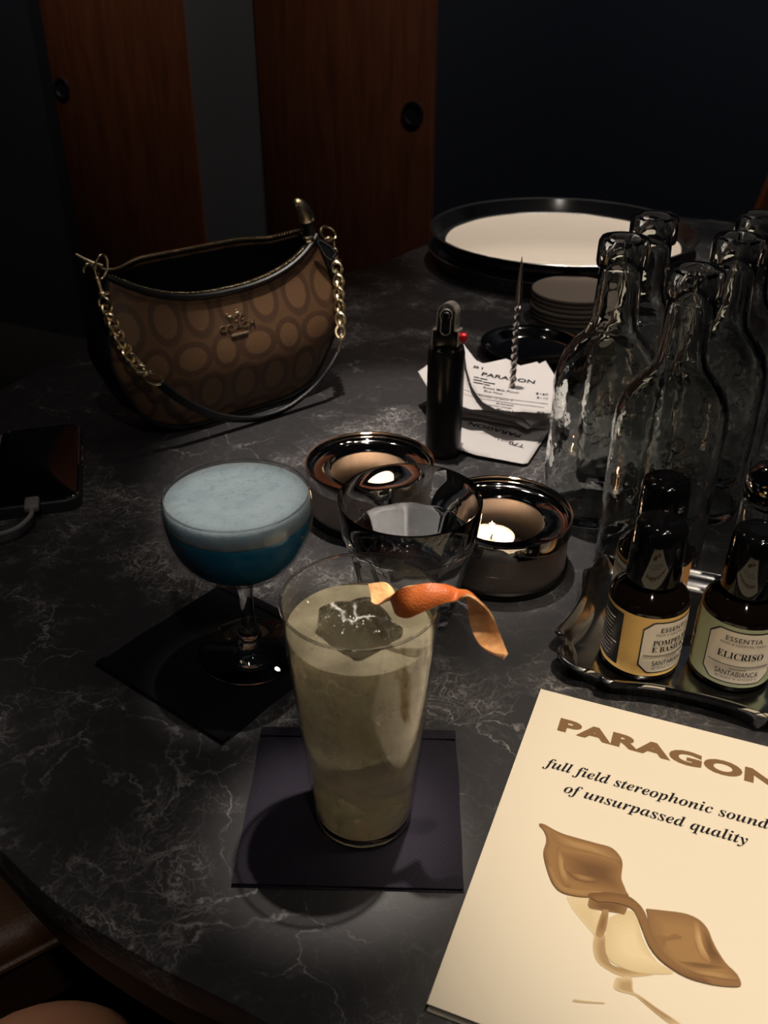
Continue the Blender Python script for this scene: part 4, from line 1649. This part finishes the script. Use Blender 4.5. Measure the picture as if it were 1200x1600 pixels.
def squash(bm):
    for v in bm.verts:
        z = v.co.z
        k = 1.0 if z > 0.175 else (BD / BR if z < 0.12 else BD / BR + (1 - BD / BR) * ((z - 0.12) / 0.055) ** 1.4)
        v.co.y *= k
    return bm


bt = thing('glass_bottle', 'clear empty bottle nearest the camera, embossed, just behind the dark spray bottles', 'bottle', (0.2106, 0.618, 0), 0.10, 'clear empty bottles')
bm = squash(lathe([(0, 0.0025), (0.02, 0.0018)] + o_ + i_ + [(0.02, 0.0105), (0, 0.0115)], 72))
obj('bottle_glass', bm, 'bottle', bt)
bm = bmesh.new()           # raised emblem on the chest: scrolls and leaves
rnd = random.Random(3)


def chest(x, z):
    y = -BD * math.sqrt(max(0.02, 1 - (x / BR) ** 2)) * (1.0 if z < 0.122 else 1 - 0.35 * ((z - 0.122) / 0.03))
    return Vector((x, y - 0.0002, z))


for k in range(9):
    a0 = 2 * PI * k / 9
    cx, cz = -0.006 + 0.010 * math.cos(a0), 0.098 + 0.013 * math.sin(a0)
    pts = []
    for j in range(14):
        f = j / 13
        rr = 0.0055 * (1 - 0.75 * f)
        an = a0 + 4.5 * f
        pts.append(chest(cx + rr * math.cos(an), cz + rr * math.sin(an)))
    tube(bm, pts, 0.0008, 6)
tube(bm, [chest(-0.006 + 0.0045 * math.cos(2 * PI * k / 20), 0.120 + 0.0055 * math.sin(2 * PI * k / 20)) for k in range(20)], 0.0008, 6, True)
obj('embossed_emblem', bm, 'bottle', bt)
for (x, y), rz, lab in (((0.1795, 0.6955), 0.0, 'clear empty bottle furthest left, standing beside the receipts'),
                        ((0.2190, 0.7630), 0.0, 'clear empty bottle behind the leftmost one, its neck against the big tray'),
                        ((0.2665, 0.6990), 0.0, 'clear empty bottle right of the nearest one, its mouth against the dark wall'),
                        ((0.3055, 0.7655), 0.0, 'clear empty bottle at the right back, cut by the frame edge')):
    dup(bt, (x, y, 0), lab, rz)

# ------------------------------------------------------------------ scalloped silver tray
px = [(961, 864), (930, 871), (925, 888), (912, 889), (907, 928), (888, 961), (868, 982), (870, 991), (885, 1000), (872, 1010), (873, 1027), (897, 1045), (933, 1052), (939, 1063), (966, 1069), (1020, 1073), (1080, 1085), (1140, 1100), (1200, 1119)]
tp = [at(x, y, 0.016) for x, y in px]
tang = math.radians(-20.5)
te1 = Vector((math.cos(tang), math.sin(tang), 0))
te2 = Vector((-te1.y, te1.x, 0))
to = at(1010, 1010, 0.0) + te1 * 0.075 + te2 * 0.006
lp = [((q - to).dot(te1), (q - to).dot(te2)) for q in tp]
back = [(-lp[0][0] * 0 + 0.0, lp[0][1] + 0.002)]
half = [p for p in lp if p[0] <= 0.004]
half_front = half
left = [Vector((p[0], p[1])) for p in half]
left = [Vector((0.0, left[0].y - 0.002)), Vector((left[0].x * 0.55, left[0].y - 0.001))] + left
lm = spl(left, 5)
right = [Vector((-p.x, p.y)) for p in reversed(lm)]
outline = lm + right
# drop points that crowd each other
cl = [outline[0]]
for p in outline[1:]:
    if (p - cl[-1]).length > 0.0018:
        cl.append(p)
if (cl[0] - cl[-1]).length < 0.0018:
    cl.pop()
outline = cl


def inset(loop, d):
    n = len(loop)
    area = sum(loop[i].x * loop[(i + 1) % n].y - loop[(i + 1) % n].x * loop[i].y for i in range(n))
    sg = 1 if area > 0 else -1
    out = []
    for i in range(n):
        tg = (loop[(i + 1) % n] - loop[i - 1])
        tg = tg.normalized() if tg.length > 1e-9 else Vector((1, 0))
        out.append(loop[i] + Vector((-tg.y, tg.x)) * sg * d)
    for _ in range(3 + int(d * 900)):
        out = [(out[i - 1] + out[i] * 2 + out[(i + 1) % n]) / 4 for i in range(n)]
    return out


tr = thing('scalloped_tray', 'silver tray with a scalloped raised rim under the dark spray bottles', 'tray', (to.x, to.y, 0), tang)
bm = bmesh.new()
levels = [(0.012, 0.0005), (0.008, 0.0010), (0.002, 0.0120), (0.0, 0.0150), (0.0012, 0.0168), (0.0030, 0.0165), (0.0065, 0.0120), (0.0105, 0.0058), (0.0150, 0.0046)]
rings = []
for d, z in levels:
    lo = inset(outline, d) if d > 0 else outline
    rings.append([bm.verts.new((p.x, p.y, z)) for p in lo])
n = len(outline)
for A, B in zip(rings[:-1], rings[1:]):
    for i in range(n):
        bm.faces.new((A[i], A[(i + 1) % n], B[(i + 1) % n], B[i]))
f1 = bm.faces.new(rings[0])
f2 = bm.faces.new(list(reversed(rings[-1])))
bmesh.ops.recalc_face_normals(bm, faces=bm.faces)
obj('tray_body', bm, 'silver_worn', tr, smooth=60)
TRZ = 0.0049


# ------------------------------------------------------------------ dark spray bottles
def spray_bottle(c, tilt, lab, face_deg, field, l1, l2, black_from=None):
    t = thing('spray_bottle', lab, 'bottle', c, 0, 'dark spray bottles on the silver tray')
    r = 0.0258
    obj('bottle_glass', lathe([(0, 0), (r - 0.003, 0), (r, 0.002), (r, 0.0540), (r - 0.0010, 0.0572), (r - 0.005, 0.0612), (0.0165, 0.0655), (0.0130, 0.0680), (0, 0.0682)], 64), 'amber', t)
    obj('cap', lathe([(0, 0.0684), (0.0172, 0.0684), (0.0175, 0.0690), (0.0164, 0.1060), (0.0155, 0.1085), (0.0135, 0.1100), (0.006, 0.1104), (0, 0.1104)], 48), 'plastic', t)
    base_a = math.atan2(-c[1], -c[0])             # towards the camera

    def wrap(deg, z, out):
        a = base_a + math.radians(deg)
        return Vector(((r + out) * math.cos(a), (r + out) * math.sin(a), z))

    def band(d0, d1, z0, z1, out, cut_=0.0):
        bm = bmesh.new()
        n = max(4, int(abs(d1 - d0) / 4))
        lo, hi = [], []
        for k in range(n + 1):
            d = d0 + (d1 - d0) * k / n
            e = min(d - min(d0, d1), max(d0, d1) - d)
            c_ = max(0.0, cut_ - math.radians(e) * r)
            lo.append(bm.verts.new(wrap(d, z0 + c_, out)))
            hi.append(bm.verts.new(wrap(d, z1 - c_, out)))
        for k in range(n):
            bm.faces.new((lo[k], lo[k + 1], hi[k + 1], hi[k]))
        bmesh.ops.recalc_face_normals(bm, faces=bm.faces)
        return bm
    lb = obj('label', band(-130 + face_deg, 130 + face_deg, 0.0055, 0.0525, 0.00025), field, t)
    hw = 50
    obj('panel_border', band(face_deg - hw, face_deg + hw, 0.0082, 0.0498, 0.0004, 0.0062), 'lblack', lb)
    obj('panel', band(face_deg - hw + 2.2, face_deg + hw - 2.2, 0.0092, 0.0488, 0.00055, 0.0060), 'cream', lb)
    if black_from is not None:
        obj('side_panel', band(face_deg + black_from[0], face_deg + black_from[1], 0.0085, 0.0500, 0.0004, 0.0), 'lblack', lb)
        bm = bmesh.new()
        d0, d1 = face_deg + black_from[0] + 6, face_deg + black_from[1] - 4
        rr = random.Random(5)
        for k in range(11):
            z = 0.0430 - 0.0030 * k
            e = d1 - rr.random() * 14
            for q in range(5):
                a_, b_ = d0 + (e - d0) * q / 5, d0 + (e - d0) * (q + 0.8) / 5
                tube(bm, [wrap(a_, z, 0.0006), wrap((a_ + b_) / 2, z + 0.0002, 0.0006), wrap(b_, z, 0.0006)], 0.00038, 4)
        obj('small_print', bm, 'lwhite', lb)
    bm = bmesh.new()

    def fn(x, y):
        return wrap(face_deg + math.degrees(x / r), y, 0.0008)
    # text runs left to right as the angle grows (anticlockwise seen from above is left to right from outside)
    S_ = dict(bold=0.002, spacing=1.12)
    fit_text('ESSENTIA', -0.0112, 0.0112, 0.0418, 0.0034, fn, bm, **S_)
    fit_text('FOOD & COCKTAIL FINISH', -0.0140, 0.0140, 0.0388, 0.0015, fn, bm, **S_)
    if l1 is None:
        pass
    elif l2:
        fit_text(serif(l1), -0.0150, 0.0150, 0.0312, 0.0042, fn, bm)
        fit_text(serif(l2), -0.0150, 0.0150, 0.0258, 0.0042, fn, bm)
    else:
        fit_text(serif(l1), -0.0142, 0.0142, 0.0282, 0.0050, fn, bm)
    tube(bm, [fn(-0.0195 + 0.039 * k / 12, 0.0228) for k in range(13)], 0.0002, 4)
    fit_text('PODERE', -0.0050, 0.0050, 0.0196, 0.0013, fn, bm, **S_)
    fit_text('SANTABIANCA', -0.0135, 0.0135, 0.0146, 0.0040, fn, bm, bold=0.0)
    fit_text('42\u00b018\'24.9" N 10\u00b053\'42.8" E', -0.0130, 0.0130, 0.0118, 0.0014, fn, bm, **S_)
    obj('lettering', bm, 'ink', lb, smooth=0)
    return t


E1 = Vector((0.1745, 0.4935, TRZ))
E2 = Vector((0.2325, 0.4820, TRZ))
E3 = Vector((0.1915, 0.5470, TRZ))
spray_bottle(E1, 0, 'dark spray bottle with a yellow label, left front on the silver tray', 50, 'yellow', 'POMPELMO', 'E BASILICO', (-128, -80))
spray_bottle(E2, 0, 'dark spray bottle with a sage green label, right front on the silver tray', 13, 'green', 'ELICRISO', None, (-125, -82))
spray_bottle(E3, 0, 'dark spray bottle hidden behind the yellow-labelled one', -52, 'orange', None, None)

# clear atomiser at the right edge
a3 = thing('glass_atomiser', 'clear glass atomiser with a chrome cap, cut by the right frame edge', 'bottle', (0.2640, 0.5490, TRZ))
obj('bottle_glass', lathe([(0, 0.0), (0.0165, 0.0), (0.0180, 0.0015), (0.0180, 0.0880), (0.0165, 0.0925), (0.0120, 0.0950), (0.0108, 0.0950), (0.0145, 0.0915), (0.0162, 0.0870), (0.0162, 0.0050), (0, 0.0040)], 48), 'tumbler', a3)
obj('collar', lathe([(0, 0.0870), (0.0085, 0.0870), (0.0085, 0.0951), (0.0172, 0.0952), (0.0176, 0.0960), (0.0176, 0.1010), (0.0168, 0.1020), (0, 0.1020)], 48), 'plastic', a3)
obj('chrome_cap', lathe([(0, 0.1021), (0.0170, 0.1021), (0.0180, 0.1040), (0.0180, 0.1075), (0.0165, 0.1130), (0.0120, 0.1175), (0.0060, 0.1195), (0, 0.1200)], 48), 'chrome', a3)
bm = bmesh.new()
tube(bm, [(0, 0, 0.0868), (0.001, 0, 0.05), (0.004, 0, 0.006)], 0.0015, 8)
obj('dip_tube', bm, 'cable', a3)

# ------------------------------------------------------------------ menu booklet
MTL = at(845, 1077, 0.0045)
MA = math.radians(-21.3)
MW, MH = 0.165, 0.2294
mn = thing('menu', 'cream menu booklet with a plywood lounge chair on its cover', 'menu', (MTL.x, MTL.y, 0), MA)


def mz(x, y):
    """height of the cover: thicker along the fold, lifting at the near corner"""
    return 0.0042 + 0.0022 * math.exp(-x / 0.05) * (0.3 + 0.7 * (-y / MH)) + 0.0006 * math.sin(x * 38) * (-y / MH)


def sheet(bm, z0, z1, shrink, sag=0.0):
    NX, NY = 20, 24
    top, bot = [], []
    for j in range(NY + 1):
        for i in range(NX + 1):
            x = shrink * 0.4 + (MW - shrink) * i / NX
            y = -shrink * 0.3 - (MH - shrink * 0.6) * j / NY
            k = mz(x, y)
            top.append(bm.verts.new((x, y, k * z1)))
            bot.append(bm.verts.new((x, y, k * z0)))
    id_ = lambda i, j: j * (NX + 1) + i
    for j in range(NY):
        for i in range(NX):
            bm.faces.new((top[id_(i, j)], top[id_(i, j + 1)], top[id_(i + 1, j + 1)], top[id_(i + 1, j)]))
            bm.faces.new((bot[id_(i, j)], bot[id_(i + 1, j)], bot[id_(i + 1, j + 1)], bot[id_(i, j + 1)]))
    bd = [(id_(i, 0), id_(i + 1, 0)) for i in range(NX)] + [(id_(NX, j), id_(NX, j + 1)) for j in range(NY)] + [(id_(i + 1, NY), id_(i, NY)) for i in range(NX)] + [(id_(0, j + 1), id_(0, j)) for j in range(NY)]
    for a, b in bd:
        bm.faces.new((top[a], top[b], bot[b], bot[a]))
    bmesh.ops.recalc_face_normals(bm, faces=bm.faces)


bm = bmesh.new()
sheet(bm, 0.93, 1.0, 0.0)
cov = obj('cover', bm, 'menu', mn)
bm = bmesh.new()
sheet(bm, 0.12, 0.90, 0.003)
obj('inner_pages', bm, 'cream', mn)
bm = bmesh.new()
sheet(bm, 0.02, 0.10, 0.0)
obj('back_cover', bm, 'menu', mn)


def onm(x, y, lift=0.00025):
    return Vector((x, y, mz(x, y) + lift))


bm = bmesh.new()
fit_text('PARAGON', 0.0180, 0.1480, -0.0328, 0.0108, onm, bm, bold=0.055, sx=1.6, spacing=1.08)
obj('title_lettering', bm, 'title', cov, smooth=0)
bm = bmesh.new()


def script_line(s, x0, x1, y, k):
    g = text_geo(serif(s, True), 1.0)
    a, b = width_of(g)
    kx = (x1 - x0) / (b - a)
    put_text(bm, g, lambda v: onm(x0 + (v.x - a) * kx, y + v.y * k))


script_line('full field stereophonic sound', 0.0165, 0.1435, -0.0660, 0.0108)
script_line('of unsurpassed quality', 0.0320, 0.1330, -0.0815, 0.0108)
obj('tagline_lettering', bm, 'ink', cov, smooth=0)

# the picture printed on the cover
me1, me2 = Vector((math.cos(MA), math.sin(MA), 0)), Vector((-math.sin(MA), math.cos(MA), 0))


def muv(x, y):
    q = at(x, y, 0.0045) - MTL
    return (q.dot(me1), q.dot(me2))


def printed(name, polys, m, lift):
    bm = bmesh.new()
    for poly in polys:
        uv = [muv(780 + x * 0.35, 1270 + y * 0.35) for x, y in poly]
        lp = [(p.x, p.y) for p in spl([Vector(q) for q in uv] + [Vector(uv[0])], 4)[:-1]]
        ngon(bm, [onm(x, y, lift) for x, y in lp])
    obj(name, bm, m, cov, smooth=0)


def tone_mat(c):
    k = 'tone_%02x%02x%02x' % tuple(int(v) for v in c)
    if k not in M:
        M[k] = mat('printed_tone', s2l(c), 0.6, spec=0.2)
    return k


LIFT = [0.0002]


def printed(name, poly, c0, c1=None, steps=7, shrink=0.35, toward=None):
    """one printed shape; with c1 the ink grades from c0 at its outline to c1 inside"""
    uv = [muv(780 + x * 0.35, 1270 + y * 0.35) for x, y in poly]
    lp = [(p.x, p.y) for p in spl([Vector(q) for q in uv] + [Vector(uv[0])], 4)[:-1]]
    if toward:
        cx, cy = muv(780 + toward[0] * 0.35, 1270 + toward[1] * 0.35)
    else:
        cx, cy = sum(p[0] for p in lp) / len(lp), sum(p[1] for p in lp) / len(lp)
    bm = bmesh.new()
    mats = []
    n_ = steps if c1 else 1
    for k in range(n_):
        f = k / max(1, n_ - 1)
        sc_ = 1 - (1 - shrink) * f
        c = tuple(a + (b - a) * f for a, b in zip(c0, c1 or c0))
        mats.append(tone_mat(c))
        LIFT[0] += 0.000008
        before = set(bm.faces)
        ngon(bm, [onm(cx + (x - cx) * sc_, cy + (y - cy) * sc_, LIFT[0]) for x, y in lp])
        for fc in bm.faces:
            if fc not in before:
                fc.material_index = k
    obj(name, bm, mats, cov, smooth=0)


PAPER = (230, 213, 178)
printed('printed_shade', [(300, 380), (430, 395), (470, 640), (430, 560), (330, 440)], (222, 204, 166), (214, 194, 154))
printed('printed_base', [(425, 545), (470, 545), (468, 630), (500, 690), (590, 714), (690, 716), (660, 728), (560, 734), (480, 702), (432, 660), (418, 600)], (204, 180, 140), (170, 142, 104), 6, 0.7)
printed('printed_shell', [(490, 470), (600, 440), (640, 560), (700, 660), (780, 715), (660, 718), (560, 698), (485, 650), (472, 560)], (214, 195, 154), (228, 210, 172), 6, 0.4)
printed('printed_stem', [(520, 738), (590, 738), (600, 800), (640, 830), (600, 815), (515, 790)], (214, 194, 156), (180, 152, 114), 6, 0.5)
printed('printed_foot', [(590, 800), (620, 812), (700, 868), (812, 943), (765, 943), (655, 858)], (208, 186, 148), (168, 138, 100), 6, 0.5)
printed('printed_line', [(330, 838), (400, 846), (462, 850), (460, 856), (340, 850)], (205, 182, 142))
printed('printed_bracket', [(400, 386), (560, 400), (560, 455), (528, 450), (460, 440), (400, 428)], (142, 110, 74), (116, 86, 56))
printed('printed_post', [(458, 440), (488, 446), (468, 548), (430, 543)], (170, 138, 98), (140, 108, 72))
printed('printed_back', [(178, 55), (200, 58), (250, 85), (300, 105), (430, 140), (500, 160), (540, 200), (550, 240), (542, 300), (555, 340), (575, 378), (480, 372), (380, 384), (290, 368), (245, 335), (215, 270), (196, 190), (210, 130), (200, 90), (180, 66)], (134, 100, 66), (152, 116, 76), 5, 0.86)
printed('printed_grain', [(262, 180), (360, 190), (450, 205), (540, 240), (545, 300), (565, 368), (480, 350), (380, 330), (290, 280)], (146, 110, 72), (112, 82, 54), 9, 0.30, (440, 270))
printed('printed_sheen', [(225, 90), (300, 120), (430, 150), (520, 190), (540, 225), (440, 192), (300, 160), (240, 130)], (146, 112, 74), (172, 136, 92), 6, 0.4)
printed('printed_sheen', [(262, 150), (285, 200), (290, 260), (320, 335), (290, 330), (262, 270), (255, 200)], (142, 108, 70), (176, 140, 96), 6, 0.4)
printed('printed_sheen', [(300, 268), (360, 280), (440, 305), (420, 318), (340, 305)], (124, 92, 60), (160, 124, 82), 5, 0.4)
printed('printed_edge', [(198, 190), (212, 240), (250, 315), (300, 350), (400, 362), (480, 364), (480, 374), (380, 384), (290, 368), (245, 335), (215, 270)], (136, 102, 66), (164, 128, 86), 5, 0.8)
printed('printed_front', [(655, 432), (740, 440), (830, 452), (890, 478), (930, 520), (960, 590), (1010, 670), (1060, 720), (1080, 765), (1060, 778), (960, 770), (870, 745), (800, 715), (740, 670), (690, 600), (668, 520), (662, 460)], (140, 106, 70), (158, 122, 80), 6, 0.6)
printed('printed_roll', [(400, 366), (480, 362), (560, 372), (610, 400), (650, 450), (680, 540), (720, 610), (790, 680), (870, 735), (960, 770), (870, 748), (800, 718), (720, 662), (670, 600), (640, 530), (612, 462), (575, 412), (480, 386), (400, 384)], (118, 86, 56), (136, 102, 66), 5, 0.86)
printed('printed_grain', [(905, 510), (935, 540), (965, 610), (1010, 680), (960, 690), (915, 640)], (146, 110, 72), (112, 82, 52), 7, 0.35)
printed('printed_grain', [(800, 665), (900, 672), (1010, 690), (960, 700), (860, 690)], (140, 106, 70), (118, 88, 56), 5, 0.4)
printed('printed_sheen', [(868, 490), (890, 500), (912, 600), (945, 668), (900, 645), (868, 560)], (158, 122, 80), (192, 156, 110), 7, 0.35)
printed('printed_sheen', [(840, 700), (930, 705), (1030, 722), (1060, 750), (960, 738), (880, 722)], (150, 116, 76), (172, 136, 92), 6, 0.4)
